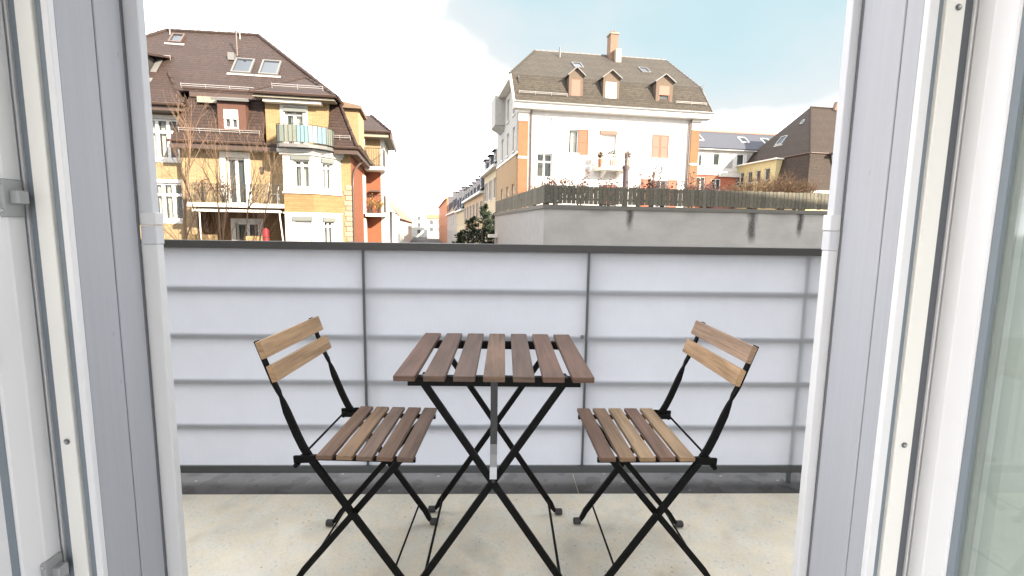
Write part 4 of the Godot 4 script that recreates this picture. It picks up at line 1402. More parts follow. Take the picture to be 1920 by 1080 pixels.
	roof_slab(t, "roof", [k0, k1, r1, r0], M.weathered, 0.1)
	roof_slab(t, "roof", [k0, r0, j0], M.weathered, 0.1)
	roof_slab(t, "roof", [j0, j1, r1, r0], M.weathered, 0.1)
	ridge(t, [r0, r1], 0.09, M.lead)
	ridge(t, [k0, r0], 0.08, M.weathered)
	ridge(t, [k1, r1], 0.07, M.lead)
	ridge(t, [e1, k1], 0.07, M.lead)
	b = MB.new()
	b.hexa([e0, e0 + Vector3(0.08, 0, 0), k0 + Vector3(0, 0.02, 0), k0 + Vector3(0.08, 0.02, 0), e0 + Vector3(0, -0.22, -0.1), e0 + Vector3(0.08, -0.22, -0.1), k0 + Vector3(0, -0.2, -0.25), k0 + Vector3(0.08, -0.2, -0.25)])
	put("verge_board", b, M.trim, t)
	b = MB.new()
	b.box(k0 + Vector3(0, -0.24, 0), j0 + Vector3(0.55, -0.02, 0))
	put("side_eave", b, M.trim, t)
	var lo := Vector3(0, 1.88, -1.0).normalized()
	var up := Vector3(0, 3.0, -4.3).normalized()
	snow_guard(t, c(5.9, 9.32, 30.62), c(9.0, 9.32, 30.62))
	snow_guard(t, c(16.4, 9.32, 30.62), c(18.6, 9.32, 30.62))
	skylight(t, c(10.48, 11.85, 31.4 + 1.13 / 3.0 * 4.3), Vector3.RIGHT, up, 0.66, 1.0, M.lead, false)
	skylight(t, c(15.4, 11.9, 31.4 + 1.18 / 3.0 * 4.3), Vector3.RIGHT, up, 0.66, 1.0, M.lead, false)
	# dormers
	for q in [[9.58, 0.92, 0.6, 10.55, 0.72], [11.93, 1.08, 0.74, 10.45, 0.98], [15.60, 1.18, 0.74, 10.5, 0.42]]:
		var u: float = q[0]
		var hw: float = q[1] / 2.0
		var df := fr_front(30.72)
		var op := [u - q[2] / 2.0, u + q[2] / 2.0, 9.06, 10.42]
		b = MB.new()
		wall(b, df, u - hw, u + hw, 8.95, 10.72, [op], 0.12)
		b.away([c(u - hw, 10.72, 30.72), c(u + hw, 10.72, 30.72), c(u, 11.12, 30.72)], c(u, 10.8, 32))
		for s in [-1, 1]:
			b.poly([c(u + s * hw, 8.95, 30.72), c(u + s * hw, 8.95, 31.3), c(u + s * hw, 10.72, 32.2), c(u + s * hw, 10.72, 30.72)])
		var dm := put("dormer", b, M.dormer_wood, t)
		for s in [-1, 1]:
			roof_slab(dm, "dormer_roof", [c(u + s * (hw + 0.14), 10.66, 30.52), c(u, 11.17, 30.52), c(u, 11.17, 32.3), c(u + s * (hw + 0.14), 10.66, 32.3)], M.lead, 0.05)
		window(t, df, op, {"cols": 1, "bar": 0.05, "d": 0.07, "sill": false, "blind": q[4], "blindm": M.white if q[4] > 0.9 else M.shutter_pale, "frame": M.white if q[4] > 0.9 else M.shutter_pale})
	# chimney and vent
	b = MB.new()
	b.box(c(13.42, 13.0, 35.7), c(13.98, 15.05, 35.0))
	var ch := put("chimney", b, M.chimney_brick, t)
	b = MB.new()
	b.box(c(13.36, 15.05, 35.76), c(14.04, 15.15, 34.94))
	put("chimney_cap", b, M.stone_dark, ch)
	b = MB.new()
	b.box(c(13.7, 13.0, 34.98), c(14.12, 13.95, 34.6))
	put("chimney_foot", b, M.soffit, ch)
	for du in [0.16, 0.38]:
		b = MB.new()
		b.tube([c(13.42 + du, 15.15, 35.3), c(13.42 + du, 15.36, 35.3)], [0.07], 7)
		put("chimney_pot", b, M.terracotta, ch)
	pipe(t, "vent_pipe", [c(9.6, 13.0, 34.8), c(9.6, 13.75, 34.8)], 0.07, M.lead)
	pipe(t, "vent_pipe", [c(18.6, 10.5, 31.2), c(18.75, 10.9, 31.2)], 0.04, M.lead)

# ------------------------------------------------------------------ roof terrace across the yard
func terrace() -> void:
	var t := city_thing("terrace_block", "grey concrete block with dark water streaks that carries the fenced roof terrace", "building", 10.0, -4.0, 16.0)
	var b := MB.new()
	var uv := [Vector2(0, 1), Vector2(1, 1), Vector2(1, 0), Vector2(0, 0)]
	var q := [c(4.0, 0.1, 16.0), c(18.0, 0.1, 16.0), c(18.0, 1.76, 16.0), c(4.0, 1.76, 16.0)]
	b.tri(q[0], q[1], q[2], Vector3.BACK, Vector3.BACK, Vector3.BACK, uv[0], uv[1], uv[2])
	b.tri(q[0], q[2], q[3], Vector3.BACK, Vector3.BACK, Vector3.BACK, uv[0], uv[2], uv[3])
	put("wall", b, M.terrace_front, t)
	b = MB.new()
	wall(b, fr_front(16.0), 4.0, 18.0, -4.0, 0.1)
	wall(b, fr_left(4.0), -27.4, -16.0, -4.0, 1.76)
	wall(b, fr_right(18.0), 16.0, 27.4, -4.0, 1.76)
	b.away([c(4, -4, 27.4), c(18, -4, 27.4), c(18, 1.76, 27.4), c(4, 1.76, 27.4)], c(10, 0, 20))
	put("wall", b, M.terrace_side, t)
	b = MB.new()
	b.box(c(3.95, 1.76, 16.35), c(18.05, 1.895, 15.95))
	b.box(c(3.95, 1.76, 27.45), c(4.35, 1.895, 16.35))
	put("coping", b, M.coping, t)
	b = MB.new()
	b.box(c(4.35, 1.70, 27.4), c(18.0, 1.80, 16.35))
	put("roof", b, M.terrace_side, t)
	b = MB.new()
	b.box(c(3.55, 0.55, 27.0), c(4.0, 0.72, 26.3))
	put("canopy_roof", b, M.trim, t)
	# fence round its edge
	var f := city_thing("board_fence", "weathered grey upright board fence round the roof terrace", "fence", 10.0, 1.9, 16.0)
	var shapes := []
	for k in 4:
		var m := MB.new()
		m.shift = Vector2(k * 0.13, k * 0.3)
		m.cbox(Vector3(0, 0.335, 0), Basis.IDENTITY, Vector3([0.142, 0.146, 0.138, 0.144][k], 0.60, 0.022), 0.003)
		shapes.append(m.mesh())
	var fm := [M.fence_a, M.fence_b, M.fence_c, M.fence_d]
	var n := 0
	for i in 89:
		var o := MeshInstance3D.new()
		o.name = "board"
		o.mesh = shapes[n % 4]
		o.material_override = fm[rng.randi() % 4]
		o.position = c(4.09 + i * 0.1565, 1.9 - 0.0, 16.02) + Vector3(0, rng.randf_range(-0.012, 0.012), 0)
		o.rotation.z = rng.randf_range(-0.008, 0.008)
		f.add_child(o, true)
		n += 1
	for i in 72:
		var o := MeshInstance3D.new()
		o.name = "board"
		o.mesh = shapes[n % 4]
		o.material_override = fm[rng.randi() % 4]
		o.position = c(4.02, 1.9, 16.09 + i * 0.1565) + Vector3(0, rng.randf_range(-0.012, 0.012), 0)
		o.rotation.y = PI / 2
		o.rotation.x = rng.randf_range(-0.006, 0.006)
		f.add_child(o, true)
		n += 1
	for y in [2.06, 2.40]:
		b = MB.new()
		b.box(c(4.04, y, 16.09), c(18.0, y + 0.07, 16.034))
		put("fence_rail", b, M.fence_c, f)
		b = MB.new()
		b.box(c(4.035, y, 27.3), c(4.09, y + 0.07, 16.1))
		put("fence_rail", b, M.fence_c, f)
	for i in 8:
		b = MB.new()
		b.box(c(4.1 + i * 1.9, 1.80, 16.19), c(4.19 + i * 1.9, 2.46, 16.10))
		put("post", b, M.fence_c, f)
	for i in 6:
		b = MB.new()
		b.box(c(4.10, 1.80, 18.0 + i * 1.8), c(4.19, 2.46, 17.91 + i * 1.8))
		put("post", b, M.fence_c, f)
	# the brown pipe that stands behind the fence
	var p := city_thing("vent_stack", "brown vent pipe with collar standing behind the board fence", "pipe", 7.5, 1.8, 17.5)
	b = MB.new()
	b.tube([c(7.5, 1.8, 17.5), c(7.5, 3.34, 17.5)], [0.105], 14)
	put("shaft", b, M.pipe_brown, p)
	b = MB.new()
	b.tube([c(7.5, 3.30, 17.5), c(7.5, 3.36, 17.5), c(7.5, 3.42, 17.5), c(7.5, 3.47, 17.5)], [0.12, 0.15, 0.15, 0.11], 14)
	put("collar", b, M.pipe_brown, p)
	b = MB.new()
	b.tube([c(7.5, 3.47, 17.5), c(7.5, 3.86, 17.5)], [0.05], 10)
	b.tube([c(7.5, 3.82, 17.5), c(7.5, 3.88, 17.5)], [0.065], 10)
	put("upper_pipe", b, M.pipe_brown, p)
	shrubs()

func leaf(b: MB, at: Vector3, size: float) -> void:
	var d := Vector3(rng.randf_range(-1, 1), rng.randf_range(-0.6, 1), rng.randf_range(-1, 1)).normalized()
	var x := d.cross(Vector3(rng.randf_range(-1, 1), rng.randf_range(-1, 1), rng.randf_range(-1, 1))).normalized() * size * 0.32
	b.poly([at - d * size * 0.5, at + x, at + d * size * 0.5, at - x])

func shrub(label: String, u: float, w: float, y: float, rad: float, h: float, leaves: int, size: float, m: Material, twiggy := 0.0, kind := "shrub", group := "shrubs on the roof terrace") -> void:
	var t := city_thing(kind, label, "plant", u, y, w, group)
	var st := MB.new()
	var fo := MB.new()
	var tips := []
	var n := 9 + int(twiggy * 26)
	for i in n:
		var a := rng.randf() * TAU
		var k := sqrt(rng.randf())
		var end := Vector3(cos(a) * rad * k, h * (0.55 + 0.45 * (1.0 - k * k)) * rng.randf_range(0.8, 1.1), sin(a) * rad * k)
		var mid := end * 0.5 + Vector3(0, h * 0.12, 0)
		st.tube([Vector3(cos(a) * 0.04, 0, sin(a) * 0.04), mid, end], [0.014, 0.010, 0.005], 4, false)
		for j in 2 + int(twiggy * 3):
			var e2 := mid.lerp(end, rng.randf()) + Vector3(rng.randf_range(-1, 1), rng.randf_range(0, 1), rng.randf_range(-1, 1)) * h * 0.25
			st.tube([mid.lerp(end, rng.randf_range(0.1, 0.8)), e2], [0.006, 0.003], 4, false)
			tips.append(e2)
		tips.append(end)
	put("stem", st, M.bark_dark if twiggy < 0.5 else M.leaf_brown, t).set_meta("kind", "stuff")
	for i in leaves:
		var q: Vector3 = tips[rng.randi() % tips.size()]
		leaf(fo, q * rng.randf_range(0.62, 1.03) + Vector3(rng.randf_range(-1, 1), rng.randf_range(-0.7, 0.7), rng.randf_range(-1, 1)) * rad * 0.2, 1.25 * size * rng.randf_range(0.6, 1.3))
	put("foliage", fo, m, t)

func shrubs() -> void:
	var y := 1.8
	shrub("rust red shrub above the fence corner, under the small cross window", 4.62, 16.9, y, 0.52, 1.15, 620, 0.08, M.leaf_red)
	shrub("dense rust red shrub in the gap between cross window and small balcony", 5.52, 16.9, y, 0.48, 1.12, 640, 0.078, M.leaf_red)
	shrub("spreading rust red shrub below the small balcony of the white house", 6.55, 16.9, y, 0.55, 1.14, 480, 0.078, M.leaf_red, 0.2)
	shrub("thin dark red shrub just right of the brown vent pipe", 7.85, 17.1, y, 0.25, 1.25, 110, 0.06, M.leaf_red, 0.3)
	shrub("tall narrow red shrub in front of the open ground floor shutter", 8.25, 16.9, y, 0.22, 1.5, 420, 0.075, M.leaf_red)
	shrub("low red shrub right of the narrow tall one", 8.72, 16.9, y, 0.3, 1.1, 240, 0.07, M.leaf_red, 0.3)
	shrub("loose dark red shrub below the right corner strip of the white house", 9.9, 17.0, y, 0.4, 1.3, 220, 0.09, M.leaf_red, 0.3)
	shrub("dark leafed shrub in front of the red ground floor of the slate roofed house", 10.7, 17.0, y, 0.55, 1.2, 420, 0.085, M.leaf_red, 0.4)
	shrub("dark leafed shrub at the foot of the yellow dormer wall", 11.7, 17.1, y, 0.5, 1.25, 260, 0.07, M.leaf_brown, 0.6)
	shrub("bare brown bush across the yellow dormer windows", 12.7, 17.2, y, 0.8, 1.45, 330, 0.05, M.leaf_brown, 1.6)
	shrub("bare reddish bush in front of the dark tiled roof", 13.9, 17.2, y, 0.85, 1.65, 360, 0.05, M.leaf_brown, 1.7)
	shrub("bare brown bush at the right end of the fence", 14.9, 17.2, y, 0.65, 1.4, 240, 0.05, M.leaf_brown, 1.4)
	shrub("straggly red shrub halfway along the receding fence", 4.5, 20.0, y, 0.45, 1.1, 220, 0.07, M.leaf_red, 0.6)
	shrub("straggly red shrub just behind the fence corner", 4.55, 18.0, y, 0.45, 1.12, 240, 0.07, M.leaf_red, 0.6)
	shrub("low red shrub at the far end of the receding fence", 4.6, 23.5, y, 0.55, 1.1, 240, 0.08, M.leaf_red, 0.5)
	# pots on the balconies
	for q in [[11.2, 30.2, 0.2, "rust coloured ball plant on the left corner of the small balcony", M.leaf_brown], [13.0, 30.2, 0.26, "dark round topiary on the right corner of the small balcony", M.leaf_brown], [12.0, 30.35, 0.32, "dark green plant above the middle of the small balcony rail", M.needle]]:
		var t := city_thing("potted_plant", q[3], "plant", q[0], 5.02, q[1], "plants on the small balcony")
		var pb := MB.new()
		pb.tube([Vector3(0, 0, 0), Vector3(0, 0.5, 0)], [0.12, 0.16], 10)
		put("pot", pb, M.terracotta, t)
		var fo := MB.new()
		for i in 160:
			var d: Vector3 = Vector3(rng.randfn(), rng.randfn(), rng.randfn()).normalized() * q[2] * pow(rng.randf(), 0.4)
			leaf(fo, Vector3(0, 0.66 + q[2] * 0.6, 0) + d, 0.12)
		put("foliage", fo, q[4], t)
	for q in [[-2.95, 29.2, 1.8, "bushy gold plant on the lower corner balcony of the brick house", M.leaf_gold, 0.4], [-2.5, 29.0, 1.8, "orange plant beside the rail of the lower corner balcony", M.leaf_gold, 0.3], [-9.2, 23.0, 1.97, "rust coloured climber along the left of the wire balcony rail", M.leaf_red, 0.45], [-8.4, 23.0, 1.97, "rust coloured climber beside the balcony door of the brick house", M.leaf_red, 0.4]]:
		shrub(q[3], q[0], q[1], q[2], q[5], q[5] * 2.0 + 0.2, 130, 0.07, q[4], 0.2, "balcony_plant", "plants on the brick house")
	var rc := city_thing("red_bundle", "dark red upright bundle in the shaded ground floor under the long balcony", "bundle", -6.85, -1.0, 23.2)
	var rb := MB.new()
	rb.tube([c(-6.85, -1.0, 23.2), c(-6.85, 0.86, 23.2), c(-6.85, 0.92, 23.2)], [0.15, 0.13, 0.04], 10)
	put("roll", rb, M.red, rc)
	rb = MB.new()
	rb.tube([c(-6.85, 0.5, 23.2), c(-6.85, 0.54, 23.2)], [0.147], 10)
	put("band", rb, M.iron, rc)
	var dc := city_thing("garden_chair", "small white wire chair on the long balcony of the brick house", "chair", -6.45, 1.97, 23.2)
	rb = MB.new()
	for s in [-0.2, 0.2]:
		rb.tube([Vector3(s, 0, 0.18), Vector3(s, 0.45, 0.2), Vector3(s, 0.95, -0.24)], [0.014], 5)
		rb.tube([Vector3(s, 0, -0.22), Vector3(s, 0.45, 0.1)], [0.014], 5)
	put("frame", rb, M.white, dc)
	rb = MB.new()
	for i in 5:
		rb.box(Vector3(-0.2, 0.44, -0.2 + i * 0.08), Vector3(0.2, 0.455, -0.14 + i * 0.08))
	put("seat_slat", rb, M.white, dc)

# ------------------------------------------------------------------ trees
func branch(b: MB, p: Vector3, d: Vector3, l: float, r: float, level: int, tips: Array) -> void:
	var n := 5
	var pts := [p]
	var rs := [r]
	var q := p
	var dd := d
	for i in n:
		dd = (dd + Vector3(rng.randf_range(-1, 1), rng.randf_range(-0.4, 0.9), rng.randf_range(-1, 1)) * 0.10).normalized()
		q += dd * l / n
		pts.append(q)
		rs.append(maxf(r * (1.0 - 0.62 * (i + 1) / n), 0.0035))
	b.tube(pts, rs, 6 if level == 0 else 4, false)
	tips.append(q)
	if level >= 3:
		return
	var kids: int = [9, 3, 2][level]
	for k in kids:
		var i := rng.randi_range(1 if level else 2, n)
		var side := Vector3(rng.randf_range(-1, 1), rng.randf_range(-0.1, 0.5), rng.randf_range(-1, 1)).normalized()
		var nd := (dd + side * rng.randf_range(0.35, 0.8)).normalized()
		branch(b, pts[i], nd, l * rng.randf_range(0.35, 0.62), maxf(rs[i] * 0.6, 0.004), level + 1, tips)

func bare_tree(label: String, u: float, w: float, stems: Array, m: Material) -> void:
	var t := city_thing("bare_tree", label, "tree", u, -4.0, w, "bare trees in front of the brick house")
	for s in stems:       # lean to the right, lean to the viewer, length, radius, height where it branches
		var tb := MB.new()
		var d0 := Vector3(s[0], 1.0, s[1]).normalized()
		var foot_at := Vector3(s[0] * 0.3, 0, s[1] * 0.3)
		var top: Vector3 = foot_at + Vector3(s[0] * s[4], s[4], s[1] * s[4])
		tb.tube([foot_at, foot_at.lerp(top, 0.5) + Vector3(rng.randf_range(-0.06, 0.06), 0, 0), top], [s[3] * 1.35, s[3] * 1.15, s[3]], 8, false)
		put("trunk", tb, m, t)
		var b := MB.new()
		var tips := []
		branch(b, top, d0, s[2], s[3], 0, tips)
		for k in 4:
			var fr: float = rng.randf_range(0.62, 1.0)
			branch(b, foot_at.lerp(top, fr), (d0 + Vector3(rng.randf_range(-0.5, 0.5), 0, rng.randf_range(-0.5, 0.5))).normalized(), s[2] * rng.randf_range(0.5, 0.9), s[3] * 0.45, 1, tips)
		put("crown", b, m, t)

func conifer() -> void:
	var t := city_thing("conifer", "dark green bushy conifer beside the far end of the grey concrete block", "tree", 3.55, -4.0, 29.0)
	var b := MB.new()
	b.tube([Vector3.ZERO, Vector3(0, 3, 0), Vector3(0, 6.3, 0)], [0.16, 0.11, 0.03], 7)
	put("trunk", b, M.bark_dark, t)
	b = MB.new()
	var fo := MB.new()
	# several leaders of unequal height, so that the outline is ragged
	for lead in [[0.1, 0.0, 6.5, 1.35], [-0.75, 0.35, 5.7, 1.3], [0.75, -0.3, 6.1, 1.2], [-1.35, -0.2, 4.9, 1.05], [1.25, 0.3, 5.4, 0.95]]:
		for i in 46:
			var k := float(i) / 46.0
			var a := i * 2.39996 + rng.randf_range(-0.5, 0.5)
			var reach: float = lead[3] * pow(1.0 - k * 0.99, 0.6) * rng.randf_range(0.55, 1.2)
			var from := Vector3(lead[0] * minf(k * 1.6 + 0.4, 1.0), 0.3 + (lead[2] - 0.4) * k, lead[1])
			var to := from + Vector3(cos(a) * reach, reach * rng.randf_range(0.0, 0.7), sin(a) * reach)
			b.tube([from, to], [0.02, 0.005], 4, false)
			for j in 78:
				var q := from.lerp(to, pow(rng.randf(), 0.7)) + Vector3(rng.randfn(), rng.randfn(), rng.randfn()) * 0.10 * (0.4 + reach)
				var d := ((to - from).normalized() + Vector3(rng.randf_range(-1, 1), rng.randf_range(-0.2, 1.2), rng.randf_range(-1, 1)) * 0.9).normalized()
				var l := rng.randf_range(0.08, 0.22)
				var x := d.cross(Vector3(rng.randf_range(-1, 1), rng.randf_range(-1, 1), rng.randf_range(-1, 1))).normalized() * 0.04
				fo.poly([q - x, q + d * l, q + x])
	put("limb", b, M.bark_dark, t).set_meta("kind", "stuff")
	put("foliage", fo, M.needle, t)

# ------------------------------------------------------------------ houses along the street and behind
func row_house(label: String, w0: float, w1: float, eave: float, top: float, wm: Material, rm: Material, cols: int, floors: int, dormers: int, o := {}) -> void:
	var u: float = o.get("u", 6.2)
	var t := city_thing("street_house", label, "house", u + 4.0, -4.0, w0, "houses along the street")
	var f := fr_left(u)
	var holes := []
	for k in floors:
		var y := eave - 2.5 - 3.0 * k
		for i in cols:
			var s := -lerpf(w0, w1, (i + 0.5) / cols)
			holes.append([s - 0.55, s + 0.55, y, y + 1.75])
	var b := MB.new()
	wall(b, f, -w1, -w0, -4.0, eave, holes, 0.2)
	wall(b, fr_front(w0), u, u + 9.0, -4.0, eave)
	wall(b, fr_right(u + 9.0), w0, w1, -4.0, eave)
	put("wall", b, wm, t)
	for h in holes:
		window(t, f, h, {"cols": 2, "d": 0.12, "sill": true, "bar": 0.07})
		if o.get("shutters", true):
			shutter(t, f, h[0] - 0.56, h[0] - 0.02, h[2], h[3], M.shutter_grey)
			shutter(t, f, h[1] + 0.02, h[1] + 0.56, h[2], h[3], M.shutter_grey)
	b = MB.new()
	fbox(b, f, -w1, -w0, eave - 0.05, eave + 0.2, -0.45, 0.3)
	put("cornice", b, o.get("cm", M.trim), t)
	if o.get("flat", false):
		b = MB.new()
		b.box(c(u - 0.1, eave + 0.2, w1), c(u + 9.0, eave + 0.35, w0))
		put("roof", b, rm, t)
		return
	var back := 1.1 * (top - eave) / 2.0
	roof_slab(t, "mansard_roof", [c(u - 0.35, eave + 0.2, w0), c(u - 0.35, eave + 0.2, w1), c(u + back, top, w1), c(u + back, top, w0)], rm)
	roof_slab(t, "roof", [c(u + back, top, w0), c(u + back, top, w1), c(u + 4.5, top + 1.2, w1), c(u + 4.5, top + 1.2, w0)], rm)
	roof_slab(t, "roof", [c(u + 4.5, top + 1.2, w0), c(u + 4.5, top + 1.2, w1), c(u + 9.2, eave + 0.2, w1), c(u + 9.2, eave + 0.2, w0)], rm)
	b = MB.new()
	b.poly([c(u - 0.2, eave, w0 + 0.1), c(u + 9.1, eave, w0 + 0.1), c(u + 4.5, top + 1.1, w0 + 0.1), c(u + back, top - 0.1, w0 + 0.1)])
	put("gable_wall", b, o.get("gm", wm), t)
	for i in dormers:
		var w := lerpf(w0, w1, (i + 0.5) / dormers)
		var y0 := eave + 0.5
		var y1 := top - 0.15
		var df := fr_left(u - 0.1)
		var op := [-w - 0.42, -w + 0.42, y0 + 0.1, y1 - 0.25]
		b = MB.new()
		wall(b, df, -w - 0.62, -w + 0.62, y0, y1, [op], 0.1)
		for s in [-0.62, 0.62]:
			b.poly([c(u - 0.1, y0, w + s), c(u + back + 0.3, y0, w + s), c(u + back + 0.3, y1, w + s), c(u - 0.1, y1, w + s)])
		var dm := put("dormer", b, o.get("dm", M.row_dormer), t)
		b = MB.new()
		b.box(c(u - 0.28, y1, w + 0.74), c(u + back + 0.5, y1 + 0.1, w - 0.74))
		put("dormer_roof", b, rm, dm)
		window(t, df, op, {"cols": 1, "d": 0.06, "sill": false, "bar": 0.08})
	if o.has("fire_wall"):
		b = MB.new()
		b.box(c(u - 0.15, -4.0, w0 + 0.35), c(u + 4.0, top - 0.1, w0 - 0.05))
		put("fire_wall", b, o.fire_wall, t)

func far_house(label: String, u0: float, u1: float, w0: float, w1: float, eave: float, top: float, wm: Material, rm: Material, along: bool) -> void:
	var t := city_thing("far_house", label, "house", (u0 + u1) / 2.0, -4.0, w0, "pale houses at the end of the street")
	var fr := fr_right(u1) if along else fr_front(w0)
	var a := w0 if along else u0
	var e := w1 if along else u1
	var holes := []
	var n := maxi(2, int((e - a) / 4.2))
	var y := eave - 2.6
	while y > -3.0:
		for i in n:
			var s := lerpf(a, e, (i + 0.5) / n)
			holes.append([s - 0.7, s + 0.7, y, y + 1.8])
		y -= 3.1
	var b := MB.new()
	wall(b, fr, a, e, -4.0, eave, holes, 0.35)
	if along:
		wall(b, fr_front(w0), u0, u1, -4.0, eave)
		b.away([c(u0, eave, w0), c(u1, eave, w0), c((u0 + u1) / 2.0, top, w0)], c((u0 + u1) / 2.0, eave, w1))
	else:
		wall(b, fr_left(u0), -w1, -w0, -4.0, eave)
		wall(b, fr_right(u1), w0, w1, -4.0, eave)
	put("wall", b, wm, t)
	for h in holes:
		var wb := MB.new()
		wb.away([fr.p(h[0], h[2], 0.33), fr.p(h[1], h[2], 0.33), fr.p(h[1], h[3], 0.33), fr.p(h[0], h[3], 0.33)], fr.p(h[0], h[2], 2))
		put("window", wb, M.far_pane, t)
	var m := (u0 + u1) / 2.0
	var k := (w0 + w1) / 2.0
	if along:
		roof_slab(t, "roof", [c(u1 + 0.5, eave - 0.2, w0), c(u1 + 0.5, eave - 0.2, w1), c(m, top, w1), c(m, top, w0)], rm)
		roof_slab(t, "roof", [c(u0 - 0.5, eave - 0.2, w0), c(u0 - 0.5, eave - 0.2, w1), c(m, top, w1), c(m, top, w0)], rm)
	else:
		roof_slab(t, "roof", [c(u0 - 0.4, eave - 0.1, w0 - 0.5), c(u1 + 0.4, eave - 0.1, w0 - 0.5), c(u1 + 0.4, top, k), c(u0 - 0.4, top, k)], rm)
		roof_slab(t, "roof", [c(u0 - 0.4, eave - 0.1, w1), c(u1 + 0.4, eave - 0.1, w1), c(u1 + 0.4, top, k), c(u0 - 0.4, top, k)], rm)
	b = MB.new()
	b.box(c(m - 0.5, top - 0.8, k + 0.5), c(m + 0.5, top + 1.2, k - 0.5))
	put("chimney", b, wm, t)

func slate_house() -> void:
	var t := city_thing("slate_roofed_house", "pale house with blue grey slate roof and red ground floor behind the white house", "house", 35.0, -4.0, 48.0)
	var f := fr_front(48.0)
	var tops := [[27.6, 28.5, 7.9, 9.15], [28.62, 29.1, 7.8, 9.1], [30.32, 31.15, 7.95, 9.28], [33.1, 34.0, 8.0, 9.28], [35.6, 36.4, 8.0, 9.28], [38.2, 39.0, 8.0, 9.28]]
	var lows := [[28.5, 29.6, 5.3, 6.75], [30.3, 31.4, 5.2, 6.6], [33.2, 34.4, 5.2, 6.6], [36.2, 37.4, 5.2, 6.6]]
	var b := MB.new()
	wall(b, f, 20.0, 46.0, 7.35, 9.65, tops, 0.2)
	put("wall", b, M.white_wall, t)
	b = MB.new()
	wall(b, f, 20.0, 46.0, -4.0, 6.95, lows, 0.2)
	put("wall", b, M.red_wall, t)
	b = MB.new()
	fbox(b, f, 20.0, 31.0, 6.95, 7.35, -0.14, 0.2)
	fbox(b, f, 31.0, 46.0, 6.80, 7.28, -0.30, 0.2)
	put("string_course", b, M.white_wall, t)
	for h in tops:
		window(t, f, h, {"cols": 1, "d": 0.1, "bar": 0.09, "sill": true})
	for h in lows:
		window(t, f, h, {"cols": 2, "d": 0.12, "bar": 0.08, "sill": true})
	for q in [[29.28, 30.05], [31.55, 32.6], [34.3, 35.2], [36.7, 37.6], [39.3, 40.2]]:
		shutter(t, f, q[0], q[1], 7.75, 9.25, M.shutter_grey)
	b = MB.new()
	fbox(b, f, 20.0, 46.0, 9.52, 9.68, -0.5, 0.2)
	put("eave_board", b, M.white_wall, t)
	roof_slab(t, "roof", [c(20, 9.7, 47.4), c(46, 9.7, 47.4), c(46, 11.95, 50.4), c(20, 11.95, 50.4)], M.blue_slate, 0.12)
	roof_slab(t, "roof", [c(20, 9.7, 56.0), c(46, 9.7, 56.0), c(46, 11.95, 50.4), c(20, 11.95, 50.4)], M.blue_slate, 0.12)
	b = MB.new()
	b.box(c(20, 11.88, 50.55), c(46, 12.08, 50.25))
	put("ridge_cap", b, M.pink_roof, t)
	var up := Vector3(0, 2.25, -3.0).normalized()
	for u in [29.0, 34.4, 37.2, 24.5]:
		skylight(t, c(u, 10.55, 47.4 + 0.85 / 2.25 * 3.0), Vector3.RIGHT, up, 0.9, 1.15, M.white, false)
	b = MB.new()
	for u in [30.0, 31.2, 32.9, 33.9]:
		b.tube([c(u, 12.0, 51.0), c(u, 13.3 if u < 33 and u > 31 else 12.9, 51.0)], [0.035], 5)
	b.tube([c(29.2, 12.75, 51.0), c(34.4, 12.75, 51.0)], [0.025], 5)
	b.tube([c(31.2, 13.3, 51.0), c(33.0, 13.55, 51.0), c(33.0, 12.0, 51.0)], [0.04], 5)
	put("roof_rail_rib", b, M.zinc, t)

